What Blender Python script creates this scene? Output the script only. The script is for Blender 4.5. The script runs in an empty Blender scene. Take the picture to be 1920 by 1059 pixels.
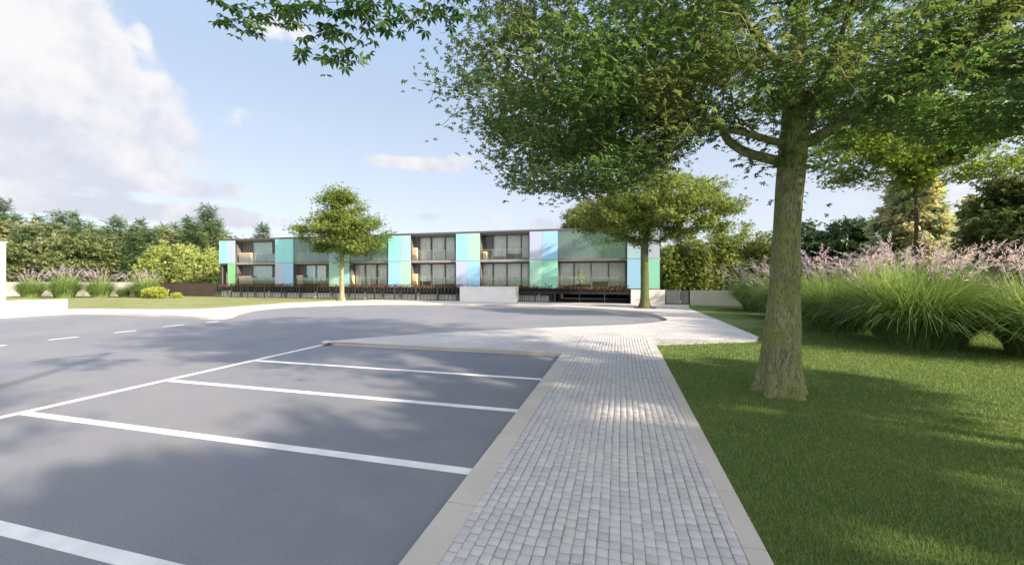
import bpy, math, random
import numpy as np
from mathutils import Vector, noise as mnoise
R = math.radians
random.seed(7)
rng = np.random.default_rng(11)
scene = bpy.context.scene
COL = scene.collection

# ------------------------------------------------------------------ camera
FPX, H, HZ = 760.0, 2.5, 521.0            # focal length in photo pixels, eye height, horizon row
TH = math.atan(203.0 / FPX)
ST, CT = math.sin(TH), math.cos(TH)
cam = bpy.data.cameras.new('camera'); co = bpy.data.objects.new('camera', cam); COL.objects.link(co)
cam.sensor_width = 36; cam.lens = 36 * FPX / 1920; cam.clip_end = 3000; cam.clip_start = .05
cam.shift_y = -(529.5 - HZ) / 1920
co.location = (0, 0, H); co.rotation_euler = (R(90), 0, TH)
scene.camera = co

def G(px, py, z=0.0):                      # ground point seen at a photo pixel
    d = FPX * (H - z) / (py - HZ)
    return D(px, d)
def D(px, d):                              # x, y at a column and a depth
    l = (px - 960) / FPX * d
    return (-d * ST + l * CT, d * CT + l * ST)
def PX(px, Y):                             # x at a column on the plane y = Y
    a = (px - 960) / FPX
    t = Y / (CT + a * ST)
    return t * (-ST + a * CT)
def DY(px, Y):
    return Y / (CT + (px - 960) / FPX * ST)

# ------------------------------------------------------------------ light
SUN_EL = R(25)
SUN_H = Vector((.95, -.31)).normalized()   # horizontal direction towards the sun
world = bpy.data.worlds.new('World'); scene.world = world; world.use_nodes = True
sun = bpy.data.lights.new('sun', 'SUN'); so = bpy.data.objects.new('sun', sun); COL.objects.link(so)
sun.energy = 3.2; sun.angle = R(1.0); sun.color = (1, .84, .64)
sdir = Vector((SUN_H.x * math.cos(SUN_EL), SUN_H.y * math.cos(SUN_EL), math.sin(SUN_EL)))
so.rotation_euler = sdir.to_track_quat('Z', 'Y').to_euler()
scene.view_settings.view_transform = 'Standard'; scene.view_settings.look = 'None'
scene.view_settings.gamma = 1; scene.view_settings.exposure = 1.75

class NT:                                   # tiny node-expression helper
    def __init__(s, nt): s.nt = nt
    def n(s, t, **k):
        o = s.nt.nodes.new(t)
        for a, b in k.items(): setattr(o, a, b)
        return o
    def l(s, a, b): s.nt.links.new(a, b)
    def put(s, sock, v):
        if isinstance(v, bpy.types.NodeSocket): s.l(v, sock)
        elif v is not None: sock.default_value = v
    def m(s, op, a, b=None, c=None, clamp=False):
        o = s.n('ShaderNodeMath', operation=op); o.use_clamp = clamp
        s.put(o.inputs[0], a)
        if b is not None: s.put(o.inputs[1], b)
        if c is not None: s.put(o.inputs[2], c)
        return o.outputs[0]
    def smooth(s, v, a, b, lo=0., hi=1.):
        o = s.n('ShaderNodeMapRange', interpolation_type='SMOOTHSTEP')
        s.put(o.inputs[0], v); s.put(o.inputs[1], a); s.put(o.inputs[2], b); s.put(o.inputs[3], lo); s.put(o.inputs[4], hi)
        return o.outputs[0]
    def noise(s, vec, scale, detail=4, rough=.5, dist=0.):
        o = s.n('ShaderNodeTexNoise'); s.put(o.inputs['Vector'], vec)
        o.inputs['Scale'].default_value = scale; o.inputs['Detail'].default_value = detail
        o.inputs['Roughness'].default_value = rough; o.inputs['Distortion'].default_value = dist
        return o.outputs[0]
    def mix(s, f, a, b, blend='MIX'):
        o = s.n('ShaderNodeMix', data_type='RGBA', blend_type=blend)
        s.put(o.inputs[0], f)
        for i, v in ((6, a), (7, b)):
            if isinstance(v, tuple): v = tuple(v[:3]) + (1,)
            s.put(o.inputs[i], v)
        return o.outputs[2]
    def vadd(s, a, b):
        o = s.n('ShaderNodeVectorMath', operation='ADD'); s.put(o.inputs[0], a); s.put(o.inputs[1], b); return o.outputs[0]
    def vmul(s, a, b):
        o = s.n('ShaderNodeVectorMath', operation='MULTIPLY'); s.put(o.inputs[0], a); s.put(o.inputs[1], b); return o.outputs[0]

# sky with clouds, laid out by compass direction and elevation
w = NT(world.node_tree); world.node_tree.nodes.clear()
sky = w.n('ShaderNodeTexSky', sky_type='NISHITA'); sky.sun_disc = False
sky.sun_elevation = SUN_EL; sky.sun_rotation = math.atan2(SUN_H.x, SUN_H.y)
sky.air_density = 1.0; sky.dust_density = .9; sky.ozone_density = 2.2
tc = w.n('ShaderNodeTexCoord').outputs['Generated']
sp = w.n('ShaderNodeSeparateXYZ'); w.l(tc, sp.inputs[0])
az = w.m('ARCTAN2', sp.outputs[0], sp.outputs[1])
el = w.m('ARCSINE', sp.outputs[2])
cb = w.n('ShaderNodeCombineXYZ'); w.l(az, cb.inputs[0]); w.l(el, cb.inputs[1])
ae = cb.outputs[0]
n1 = w.noise(ae, 7.0, 7, .58, .4)
n2 = w.noise(w.vadd(ae, (3.1, 1.7, .4)), 22.0, 5, .6)
def azel(px, py):
    return math.atan((px - 960) / FPX) - TH, math.atan((HZ - py) / math.hypot(FPX, px - 960))
dens = None
for (px, py, rx, ry, g) in [(60, 90, .17, .16, 1.), (185, 190, .17, .095, 1.), (-120, 200, .25, .16, 1.), (290, 240, .085, .05, .95), (60, 260, .26, .06, .95),
                            (120, 322, .34, .035, .8), (-100, 300, .2, .07, .8), (230, 392, .36, .030, .75), (60, 350, .3, .02, .6), (785, 308, .14, .024, .78), (860, 300, .05, .018, .6),
                            (480, 225, .26, .035, .42), (530, 55, .1, .035, .6), (255, 70, .035, .035, .62), (1150, 420, .5, .035, .42), (860, 408, .3, .018, .4),
                            (1950, 330, .4, .12, .5), (1100, 120, .3, .05, .35)]:
    a0, e0 = azel(px, py)
    if px < 0: a0 = -TH - R(50) + (px) * .0005
    dx = w.m('DIVIDE', w.m('SUBTRACT', az, a0), rx); dy = w.m('DIVIDE', w.m('SUBTRACT', el, e0), ry)
    r = w.m('SQRT', w.m('ADD', w.m('MULTIPLY', dx, dx), w.m('MULTIPLY', dy, dy)))
    b = w.m('MULTIPLY', w.smooth(r, 1.35, .25), g)
    dens = b if dens is None else w.m('MAXIMUM', dens, b)
far = w.smooth(w.m('ABSOLUTE', w.m('ADD', az, TH)), .95, 1.3)      # unseen cloud round the rest of the sky, increased for fill light
dens = w.m('MAXIMUM', dens, w.m('MULTIPLY', far, .66))
edge = w.m('ADD', dens, w.m('MULTIPLY', w.m('SUBTRACT', w.m('ADD', w.m('MULTIPLY', n1, .75), w.m('MULTIPLY', n2, .25)), .5), 1.7))
cmask = w.smooth(edge, .30, .62)
cmask = w.m('MULTIPLY', cmask, .93)
lit = w.smooth(w.m('ADD', w.noise(w.vadd(ae, (.03, .045, 0)), 9.0, 6, .6), w.m('MULTIPLY', w.m('SUBTRACT', el, .33), .9)), .25, .62)
ccol = w.mix(lit, (.72, .745, .85), (1.0, .98, .98))
SKY_S = .15
skyc = w.mix(w.smooth(el, .95, .40, .15, .90), sky.outputs[0], w.mix(w.smooth(el, .0, .55), (1.50, 1.54, 1.70), (.98, 1.20, 1.52)))   # milky air near the horizon
bg1 = w.n('ShaderNodeBackground'); w.l(skyc, bg1.inputs[0]); bg1.inputs[1].default_value = SKY_S
bg2 = w.n('ShaderNodeBackground'); w.l(ccol, bg2.inputs[0])
dt = w.n('ShaderNodeVectorMath', operation='DOT_PRODUCT'); w.l(tc, dt.inputs[0]); dt.inputs[1].default_value = (SUN_H.x * .9, SUN_H.y * .9, .43)
w.l(w.smooth(dt.outputs['Value'], .15, 1.0, .295, .75), bg2.inputs[1])      # clouds towards the sun brightened to add fill light
mx = w.n('ShaderNodeMixShader'); w.l(cmask, mx.inputs[0]); w.l(bg1.outputs[0], mx.inputs[1]); w.l(bg2.outputs[0], mx.inputs[2])
wo = w.n('ShaderNodeOutputWorld'); w.l(mx.outputs[0], wo.inputs[0])

# ------------------------------------------------------------------ materials
def mat(name):
    m = bpy.data.materials.new(name); m.use_nodes = True
    m.node_tree.nodes.clear()
    t = NT(m.node_tree)
    out = t.n('ShaderNodeOutputMaterial')
    return m, t, out
def pbr(t, out, col, rough=.7, spec=.4, bump=None, bstr=.3, bdist=.02, metal=0.):
    p = t.n('ShaderNodeBsdfPrincipled')
    if isinstance(col, tuple): col = tuple(col[:3]) + (1,)
    t.put(p.inputs['Base Color'], col); t.put(p.inputs['Roughness'], rough)
    p.inputs['Specular IOR Level'].default_value = spec; p.inputs['Metallic'].default_value = metal
    if bump is not None:
        b = t.n('ShaderNodeBump'); t.l(bump, b.inputs['Height']); b.inputs['Strength'].default_value = bstr
        b.inputs['Distance'].default_value = bdist; t.l(b.outputs[0], p.inputs['Normal'])
    t.l(p.outputs[0], out.inputs[0]); return p
def pos(t): return t.n('ShaderNodeNewGeometry').outputs['Position']
def objc(t): return t.n('ShaderNodeTexCoord').outputs['Object']
def simple(name, col, rough=.7, var=.12, scale=3., spec=.4, bstr=.15, metal=0.):
    m, t, o = mat(name); v = objc(t)
    n = t.noise(v, scale, 6, .6); n2 = t.noise(v, scale * 14, 4, .6)
    f = t.smooth(t.m('ADD', t.m('MULTIPLY', n, .7), t.m('MULTIPLY', n2, .3)), .3, .7)
    a = tuple(c * (1 - var) for c in col); b = tuple(min(1, c * (1 + var)) for c in col)
    pbr(t, o, t.mix(f, a, b), rough, spec, n2, bstr, .01, metal)
    return m

def leafmat(name, cols, trans=.35, rough=.55, spec=.3, patch=None, pscale=.6):
    m, t, o = mat(name)
    g = t.n('ShaderNodeNewGeometry')
    r = g.outputs['Random Per Island']
    cr = t.n('ShaderNodeValToRGB'); e = cr.color_ramp.elements
    e[0].color = (*cols[0], 1); e[1].color = (*cols[-1], 1); e[0].position = .0; e[1].position = 1
    for i, c in enumerate(cols[1:-1]):
        x = e.new((i + 1) / (len(cols) - 1)); x.color = (*c, 1)
    t.l(r, cr.inputs[0])
    col = cr.outputs[0]
    if patch:
        f = t.smooth(t.noise(objc(t), pscale, 3, .6), .42, .66)
        col = t.mix(f, col, t.mix(.72, col, patch))
    p = t.n('ShaderNodeBsdfPrincipled'); t.l(col, p.inputs['Base Color']); p.inputs['Roughness'].default_value = rough
    p.inputs['Specular IOR Level'].default_value = spec
    tr = t.n('ShaderNodeBsdfTranslucent'); t.l(t.mix(.5, col, t.mix(1., col, (1.5, 1.5, .55), 'MULTIPLY')), tr.inputs[0])
    s = t.n('ShaderNodeMixShader'); s.inputs[0].default_value = trans
    t.l(p.outputs[0], s.inputs[1]); t.l(tr.outputs[0], s.inputs[2]); t.l(s.outputs[0], o.inputs[0])
    return m

def asphalt():
    m, t, o = mat('asphalt'); v = pos(t)
    big = t.noise(v, .16, 4, .55, .6); mid = t.noise(v, 1.3, 5, .6); fine = t.noise(v, 38, 5, .85); grit = t.noise(v, 170, 2, .7)
    base = t.mix(t.smooth(big, .35, .68), (.190, .215, .275), (.262, .274, .31))
    base = t.mix(t.m('MULTIPLY', t.smooth(mid, .35, .7), .45), base, (.31, .30, .295))
    sp_ = t.smooth(t.m('ADD', t.m('MULTIPLY', fine, .55), t.m('MULTIPLY', grit, .45)), .36, .66)
    base = t.mix(t.m('MULTIPLY', t.m('SUBTRACT', 1., sp_), .8), base, (.14, .145, .165))
    st = t.smooth(t.noise(v, .55, 6, .7, 1.2), .60, .72)
    base = t.mix(t.m('MULTIPLY', st, .28), base, (.19, .19, .21))
    pbr(t, o, base, .82, .35, t.m('ADD', fine, grit), .45, .006)
    return m
def paving(name, a, b, joint=None):
    m, t, o = mat(name); v = pos(t)
    n = t.noise(v, .5, 5, .6); f = t.noise(v, 35, 4, .7)
    c = t.mix(t.smooth(n, .3, .7), a, b)
    c = t.mix(t.m('MULTIPLY', t.smooth(f, .5, .75), .18), c, tuple(x * .6 for x in a))
    st = t.smooth(t.noise(v, 1.7, 6, .72, 1.), .58, .78)
    c = t.mix(t.m('MULTIPLY', st, .22), c, tuple(x * .62 for x in a))
    bump = f
    if joint:
        br = t.n('ShaderNodeTexBrick'); t.l(v, br.inputs['Vector']); br.inputs['Scale'].default_value = 1
        br.inputs['Brick Width'].default_value = joint; br.inputs['Row Height'].default_value = joint; br.inputs['Mortar Size'].default_value = .008
        br.inputs['Color1'].default_value = (1, 1, 1, 1); br.inputs['Color2'].default_value = (.9, .9, .92, 1); br.inputs['Mortar'].default_value = (.55, .55, .55, 1)
        c = t.mix(1., c, br.outputs[0], 'MULTIPLY')
    pbr(t, o, c, .8, .3, bump, .25, .004)
    return m
def cobble():
    m, t, o = mat('granite_setts'); g = t.n('ShaderNodeNewGeometry'); v = g.outputs['Position']; r = g.outputs['Random Per Island']
    c = t.mix(r, (.44, .435, .46), (.555, .54, .55))
    n = t.noise(v, .9, 5, .6); f = t.noise(v, 90, 4, .75)
    c = t.mix(t.m('MULTIPLY', t.smooth(n, .4, .7), .4), c, (.56, .53, .50))
    c = t.mix(t.m('MULTIPLY', t.smooth(f, .5, .7), .45), c, (.26, .27, .30))
    pbr(t, o, c, .75, .35, f, .5, .004); return m
def lawn(dry=False):
    m, t, o = mat('dry_lawn' if dry else 'lawn_soil'); v = pos(t)
    n = t.noise(v, .35, 5, .6, .5); f = t.noise(v, 24, 5, .75); f2 = t.noise(v, 90, 3, .7)
    c = t.mix(t.smooth(n, .35, .66), (.120, .192, .062), (.21, .265, .092))
    if dry: c = t.mix(t.smooth(n, .35, .66), (.24, .27, .11), (.34, .34, .18))
    c = t.mix(t.smooth(f, .35, .68), t.mix(.5, c, (.12, .16, .05) if dry else (.035, .070, .020)), c)
    c = t.mix(t.m('MULTIPLY', t.smooth(f2, .5, .75), .35), c, (.19, .22, .07))
    pbr(t, o, c, .9, .15, t.m('ADD', f, f2), .8, .03); return m
def bark(name, a, b, moss, ms=.5):
    m, t, o = mat(name); v = objc(t)
    vs = t.vmul(v, (1, 1, .28))
    n = t.noise(vs, 9, 6, .65, .8); f = t.noise(t.vmul(v, (1, 1, .16)), 46, 6, .75)
    c = t.mix(t.smooth(n, .36, .64), a, b)
    mo = t.smooth(t.noise(v, 1.7, 5, .65), .5 - ms * .16, .64 - ms * .06)
    c = t.mix(t.m('MULTIPLY', mo, .75), c, moss)
    c = t.mix(t.m('MULTIPLY', t.smooth(f, .50, .60), .85), c, tuple(x * .36 for x in a))
    lich = t.smooth(t.noise(v, 7, 4, .7), .62, .70)
    c = t.mix(t.m('MULTIPLY', lich, .4), c, (.42, .42, .34))
    pbr(t, o, c, .9, .15, t.m('ADD', t.m('MULTIPLY', n, 1.2), f), 1., .05); return m
def glass():
    m, t, o = mat('window_glass')
    tr = t.n('ShaderNodeBsdfTransparent'); tr.inputs[0].default_value = (.95, .97, .96, 1)
    gl = t.n('ShaderNodeBsdfGlossy'); gl.inputs['Roughness'].default_value = .02; gl.inputs[0].default_value = (.9, 1, .97, 1)
    fr = t.n('ShaderNodeFresnel'); fr.inputs[0].default_value = 1.52
    f = t.m('ADD', t.m('MULTIPLY', fr.outputs[0], .8), .0, clamp=True)
    s = t.n('ShaderNodeMixShader'); t.l(f, s.inputs[0]); t.l(tr.outputs[0], s.inputs[1]); t.l(gl.outputs[0], s.inputs[2]); t.l(s.outputs[0], o.inputs[0])
    return m
def tinted():
    m, t, o = mat('green_tinted_glass')
    tr = t.n('ShaderNodeBsdfTransparent'); tr.inputs[0].default_value = (.90, .96, .93, 1)
    gl = t.n('ShaderNodeBsdfGlossy'); gl.inputs['Roughness'].default_value = .03
    df = t.n('ShaderNodeBsdfDiffuse'); df.inputs[0].default_value = (.24, .42, .33, 1)
    s0 = t.n('ShaderNodeMixShader'); s0.inputs[0].default_value = .25; t.l(tr.outputs[0], s0.inputs[1]); t.l(df.outputs[0], s0.inputs[2])
    s = t.n('ShaderNodeMixShader'); s.inputs[0].default_value = .12; t.l(s0.outputs[0], s.inputs[1]); t.l(gl.outputs[0], s.inputs[2]); t.l(s.outputs[0], o.inputs[0])
    return m
def colglass(name, col):
    m, t, o = mat(name)
    n = t.noise(objc(t), .8, 3, .5)
    p = t.n('ShaderNodeBsdfPrincipled'); t.l(t.mix(n, tuple(c * .95 for c in col), col), p.inputs['Base Color'])
    p.inputs['Roughness'].default_value = .18; p.inputs['Specular IOR Level'].default_value = .5
    t.l(p.outputs[0], o.inputs[0]); return m

M = {}
M['asphalt'] = asphalt()
M['paving'] = paving('pale_paving', (.46, .45, .46), (.56, .545, .53), .6)
M['kerb'] = paving('kerb_stone', (.46, .43, .40), (.56, .52, .48))
M['joint'] = simple('joint_soil', (.27, .28, .24), .95, .35, 6)
M['cobble'] = cobble()
M['lawn'] = lawn()
M['drylawn'] = lawn(True)
def paint():
    m, t, o = mat('worn_road_paint'); v = pos(t)
    n = t.noise(v, 2.2, 5, .6); f = t.noise(v, 45, 5, .8)
    c = t.mix(t.smooth(n, .35, .7), (.80, .80, .80), (.66, .66, .67))
    wear = t.smooth(t.m('ADD', t.m('MULTIPLY', f, .7), t.m('MULTIPLY', n, .3)), .60, .67)
    pbr(t, o, t.mix(t.m('MULTIPLY', wear, .85), c, (.24, .245, .27)), .75, .3, f, .3, .004); return m
M['paint'] = paint()
M['white'] = simple('white_render', (.74, .72, .71), .85, .06, 1.2)
M['beige'] = simple('beige_render', (.58, .55, .51), .85, .10, .9)
M['bark'] = bark('mossy_bark', (.24, .235, .15), (.48, .45, .31), (.30, .36, .10), 1.0)
M['bark_shaded'] = bark('shaded_green_bark', (.10, .11, .06), (.17, .18, .10), (.13, .19, .06), 1.0)  # mossy green bark darkened, the trunk's shade is put into its colour
M['bark2'] = bark('pale_bark', (.30, .26, .18), (.42, .38, .27), (.28, .30, .13))
M['bark3'] = bark('dark_bark', (.07, .055, .045), (.12, .10, .08), (.07, .08, .04))
M['dark'] = simple('dark_metal', (.045, .045, .05), .5, .15, 5)
M['frame'] = simple('grey_frame', (.10, .10, .105), .5, .1, 5)
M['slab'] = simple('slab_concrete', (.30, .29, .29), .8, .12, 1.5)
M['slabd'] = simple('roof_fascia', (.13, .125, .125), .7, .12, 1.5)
M['room'] = simple('room_wall', (.84, .79, .72), .9, .06, 1)
M['ceil'] = simple('soffit', (.36, .34, .32), .9, .06, 1)
M['curtain'] = simple('curtain', (.86, .82, .76), .95, .10, 2)
M['peach'] = simple('peach_cladding', (.78, .50, .30), .8, .08, 2)
M['brownwood'] = simple('brown_slat', (.065, .045, .038), .8, .35, 4)
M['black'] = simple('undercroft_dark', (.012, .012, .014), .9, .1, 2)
M['glass'] = glass(); M['tint'] = tinted()
M['orange'] = simple('orange_cushion', (.62, .30, .06), .9, .1, 3)
M['blue'] = simple('blue_fabric', (.06, .09, .20), .9, .1, 3)
M['plum'] = simple('brown_fabric', (.30, .18, .13), .9, .1, 3)
CG = {k: colglass(k + '_glass', c) for k, c in dict(aqua=(.31, .70, .73), lavender=(.46, .52, .70), sky=(.33, .60, .85), mint=(.41, .70, .56), green=(.29, .66, .51), palelav=(.40, .59, .71), leafgreen=(.25, .55, .26)).items()}

# foliage colours
L = {}
L['big'] = leafmat('plane_leaf', [(.060, .135, .052), (.085, .18, .062), (.12, .215, .068), (.165, .235, .080)], .52, patch=(.145, .15, .06), pscale=.35)
L['over'] = leafmat('chestnut_leaf', [(.035, .085, .028), (.055, .12, .032), (.08, .15, .04)], .4)
L['lime'] = leafmat('lime_leaf', [(.13, .20, .045), (.21, .29, .06), (.31, .37, .09), (.15, .20, .06)], .42, patch=(.08, .13, .03), pscale=.5)
L['maple'] = leafmat('maple_leaf', [(.14, .22, .04), (.22, .30, .05), (.32, .38, .09)], .5)
L['olive'] = leafmat('olive_leaf', [(.14, .17, .075), (.22, .25, .12), (.29, .29, .17), (.19, .20, .11)], .3, patch=(.17, .20, .10), pscale=.25)
L['bamboo'] = leafmat('bamboo_leaf', [(.24, .32, .09), (.34, .41, .13), (.42, .45, .18)], .4)
L['bushr'] = leafmat('hazel_leaf', [(.14, .20, .045), (.24, .31, .07), (.34, .39, .12)], .4, patch=(.10, .13, .04), pscale=.4)
L['conif'] = leafmat('conifer_needle', [(.045, .085, .035), (.075, .13, .055), (.12, .175, .085)], .15)
L['conifg'] = leafmat('cypress_needle', [(.075, .12, .055), (.12, .17, .08), (.17, .21, .12)], .2)
L['pale'] = leafmat('golden_needle', [(.50, .54, .24), (.62, .58, .34), (.66, .50, .38), (.34, .44, .26)], .35, patch=(.20, .38, .28), pscale=.8)
L['laurel'] = leafmat('laurel_leaf', [(.03, .065, .026), (.05, .10, .038), (.08, .14, .055)], .2, .35, .5)
L['redt'] = leafmat('mottled_leaf', [(.04, .085, .03), (.09, .15, .045), (.16, .16, .07), (.14, .20, .08), (.30, .32, .13)], .3)
L['reed'] = leafmat('reed_blade', [(.12, .20, .06), (.17, .27, .08), (.24, .34, .11), (.36, .44, .20)], .4)
L['plume'] = leafmat('plume', [(.50, .40, .56), (.60, .49, .65), (.70, .62, .72), (.52, .43, .60)], .4, .9, .1)
L['yellow'] = leafmat('golden_shrub_leaf', [(.27, .33, .05), (.37, .42, .08), (.44, .46, .11)], .35)
L['redplant'] = leafmat('red_plant_leaf', [(.16, .03, .03), (.24, .07, .04), (.08, .07, .03), (.10, .03, .02)], .2)
L['turf'] = leafmat('turf_blade', [(.088, .160, .050), (.135, .225, .066), (.195, .28, .085), (.34, .37, .17)], .3, .6, .2)

# ------------------------------------------------------------------ object helpers
def tag(o, label=None, cat=None, group=None, kind=None):
    if label: o['label'] = label
    if cat: o['category'] = cat
    if group: o['group'] = group
    if kind: o['kind'] = kind
    return o
def empty(name, loc=(0, 0, 0), rz=0.):
    o = bpy.data.objects.new(name, None); COL.objects.link(o); o.location = loc; o.rotation_euler = (0, 0, rz)
    o.empty_display_size = .3
    return o
def link(name, me, m, parent=None):
    o = bpy.data.objects.new(name, me); COL.objects.link(o)
    if m is not None: me.materials.append(m)
    if parent is not None: o.parent = parent
    return o
def copy_tree(o, parent=None):
    c = o.copy(); COL.objects.link(c); c.parent = parent
    for ch in list(o.children): copy_tree(ch, c)
    return c
def npmesh(name, V, Fq, smooth=False):
    """V (n,3); Fq (m,k) constant-size faces"""
    me = bpy.data.meshes.new(name)
    V = np.asarray(V, np.float32).reshape(-1, 3); Fq = np.asarray(Fq, np.int32)
    k = Fq.shape[1]
    me.vertices.add(len(V)); me.vertices.foreach_set('co', V.ravel())
    me.loops.add(Fq.size); me.loops.foreach_set('vertex_index', Fq.ravel())
    me.polygons.add(len(Fq)); me.polygons.foreach_set('loop_start', np.arange(0, Fq.size, k, dtype=np.int32))
    me.polygons.foreach_set('loop_total', np.full(len(Fq), k, np.int32))
    if smooth: me.polygons.foreach_set('use_smooth', np.ones(len(Fq), bool))
    me.update(calc_edges=True); me.validate()
    return me
class MB:
    def __init__(s): s.v = []; s.f = []
    def box(s, x0, x1, y0, y1, z0, z1):
        if x0 > x1: x0, x1 = x1, x0
        b = len(s.v)
        s.v += [(x0, y0, z0), (x1, y0, z0), (x1, y1, z0), (x0, y1, z0), (x0, y0, z1), (x1, y0, z1), (x1, y1, z1), (x0, y1, z1)]
        s.f += [(b, b + 3, b + 2, b + 1), (b + 4, b + 5, b + 6, b + 7), (b, b + 1, b + 5, b + 4), (b + 1, b + 2, b + 6, b + 5), (b + 2, b + 3, b + 7, b + 6), (b + 3, b, b + 4, b + 7)]
        return s
    def wall(s, a, b_, th, z0, z1a, z1b=None):   # slab between two ground points
        z1b = z1a if z1b is None else z1b
        a = Vector(a[:2]); c = Vector(b_[:2]); n = (c - a).normalized(); n = Vector((-n.y, n.x)) * th
        b = len(s.v)
        for p, z in ((a, z0), (c, z0), (c + n, z0), (a + n, z0), (a, z1a), (c, z1b), (c + n, z1b), (a + n, z1a)): s.v.append((p.x, p.y, z))
        s.f += [(b, b + 3, b + 2, b + 1), (b + 4, b + 5, b + 6, b + 7), (b, b + 1, b + 5, b + 4), (b + 1, b + 2, b + 6, b + 5), (b + 2, b + 3, b + 7, b + 6), (b + 3, b, b + 4, b + 7)]
        return s
    def prism(s, poly, z0, z1):
        b = len(s.v); n = len(poly)
        s.v += [(p[0], p[1], z0) for p in poly] + [(p[0], p[1], z1) for p in poly]
        area = sum(poly[i][0] * poly[(i + 1) % n][1] - poly[(i + 1) % n][0] * poly[i][1] for i in range(n))
        top = [b + n + i for i in range(n)]
        if area < 0: top.reverse()
        from mathutils.geometry import tessellate_polygon
        if n > 8:
            for t in tessellate_polygon([[Vector((p[0], p[1], 0)) for p in poly]]): s.f.append(tuple(b + n + j for j in t))
        else: s.f.append(tuple(top))
        for i in range(n): s.f.append((b + i, b + (i + 1) % n, b + n + (i + 1) % n, b + n + i))
        return s
    def tube(s, pts, rad, n=8):
        b = len(s.v); pts = [Vector(p) for p in pts]
        for i, p in enumerate(pts):
            d = (pts[min(i + 1, len(pts) - 1)] - pts[max(i - 1, 0)]).normalized()
            u = d.cross(Vector((.3, 1, .1))).normalized(); v = d.cross(u)
            r = rad[i] if hasattr(rad, '__len__') else rad
            for k in range(n):
                a = 2 * math.pi * k / n; q = p + (u * math.cos(a) + v * math.sin(a)) * r; s.v.append(tuple(q))
        for i in range(len(pts) - 1):
            for k in range(n):
                k2 = (k + 1) % n
                s.f.append((b + i * n + k, b + i * n + k2, b + (i + 1) * n + k2, b + (i + 1) * n + k))
        s.f.append(tuple(b + k for k in range(n))); s.f.append(tuple(b + (len(pts) - 1) * n + k for k in range(n)))
        return s
    def build(s, name, m, parent=None, smooth=False, bevel=0.):
        me = bpy.data.meshes.new(name); me.from_pydata(s.v, [], s.f); me.update()
        if smooth: me.polygons.foreach_set('use_smooth', [True] * len(me.polygons))
        o = link(name, me, m, parent)
        if bevel:
            b = o.modifiers.new('bevel', 'BEVEL'); b.width = bevel; b.segments = 2; b.limit_method = 'ANGLE'
        return o
def spline(pts, closed=False, sub=6, corner=()):
    """Catmull-Rom through points; indices in corner stay sharp"""
    out = []; n = len(pts); rngi = range(n if closed else n - 1)
    for i in rngi:
        p1 = Vector(pts[i]); p2 = Vector(pts[(i + 1) % n])
        p0 = Vector(pts[i - 1]) if (closed or i > 0) else p1; p3 = Vector(pts[(i + 2) % n]) if (closed or i + 2 < n) else p2
        if i in corner: p0 = p1
        if (i + 1) % n in corner: p3 = p2
        if i in corner and (i + 1) % n in corner: out.append(tuple(p1)); continue
        for k in range(sub):
            t = k / sub
            q = .5 * ((2 * p1) + (p2 - p0) * t + (2 * p0 - 5 * p1 + 4 * p2 - p3) * t * t + (3 * p1 - p0 - 3 * p2 + p3) * t ** 3)
            out.append(tuple(q))
    if not closed: out.append(tuple(pts[-1]))
    return out

# ------------------------------------------------------------------ leaves
def frames(N, nrm, spin=None):
    """random frames with given unit normals (N,3) -> x,y,z axes"""
    z = nrm / np.linalg.norm(nrm, axis=1, keepdims=True)
    a = rng.normal(size=(N, 3)); x = a - (a * z).sum(1, keepdims=True) * z
    x /= np.linalg.norm(x, axis=1, keepdims=True); y = np.cross(z, x)
    return x, y, z
TPL = {}
TPL['leaf'] = (np.array([[0, 0, 0], [.30, .42, .06], [0, 1, -.12], [-.30, .42, .06]]), np.array([[0, 1, 2], [0, 2, 3]]))
TPL['slim'] = (np.array([[0, 0, 0], [.13, .42, .03], [0, 1, -.15], [-.13, .42, .03]]), np.array([[0, 1, 2], [0, 2, 3]]))
def palm(k, spread, wid):
    V = []; F = []
    for i in range(k):
        a = (i - (k - 1) / 2) * spread; s = 1 - .12 * abs(i - (k - 1) / 2)
        b = len(V)
        for (x, y, z) in ((0, 0.03, 0), (wid, .55, .03), (0, 1, -.22), (-wid, .55, .03)):
            x *= s; y *= s
            V.append((x * math.cos(a) + y * math.sin(a), -x * math.sin(a) + y * math.cos(a), z))
        F += [(b, b + 1, b + 2), (b, b + 2, b + 3)]
    return np.array(V), np.array(F)
TPL['palm5'] = palm(5, R(44), .19)
TPL['palm3'] = palm(3, R(58), .22)
def spray():
    V = []; F = []
    for i in range(5):
        y = .12 + i * .18
        for sgn in (-1, 1):
            b = len(V); V += [(0, y - .05, 0), (0, y + .07, .01), (sgn * .30 * (1 - .12 * i), y + .22, -.06)]; F.append((b, b + 1, b + 2))
    b = len(V); V += [(-.06, .8, 0), (.06, .8, 0), (0, 1.1, -.05)]; F.append((b, b + 1, b + 2))
    return np.array(V), np.array(F)
TPL['spray'] = spray()
def leaves(name, P, nrm, size, tpl, m, parent, y_dir=None):
    T, F = TPL[tpl]; N = len(P); k = len(T)
    x, y, z = frames(N, nrm)
    if y_dir is not None:
        y = y_dir - (y_dir * z).sum(1, keepdims=True) * z; y /= np.linalg.norm(y, axis=1, keepdims=True) + 1e-9; x = np.cross(y, z)
    V = (P[:, None, :] + size[:, None, None] * (T[None, :, 0:1] * x[:, None, :] + T[None, :, 1:2] * y[:, None, :] + T[None, :, 2:3] * z[:, None, :]))
    Fa = F[None, :, :] + (np.arange(N) * k)[:, None, None]
    me = npmesh(name, V.reshape(-1, 3), Fa.reshape(-1, F.shape[1]))
    return link(name, me, m, parent)
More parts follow.
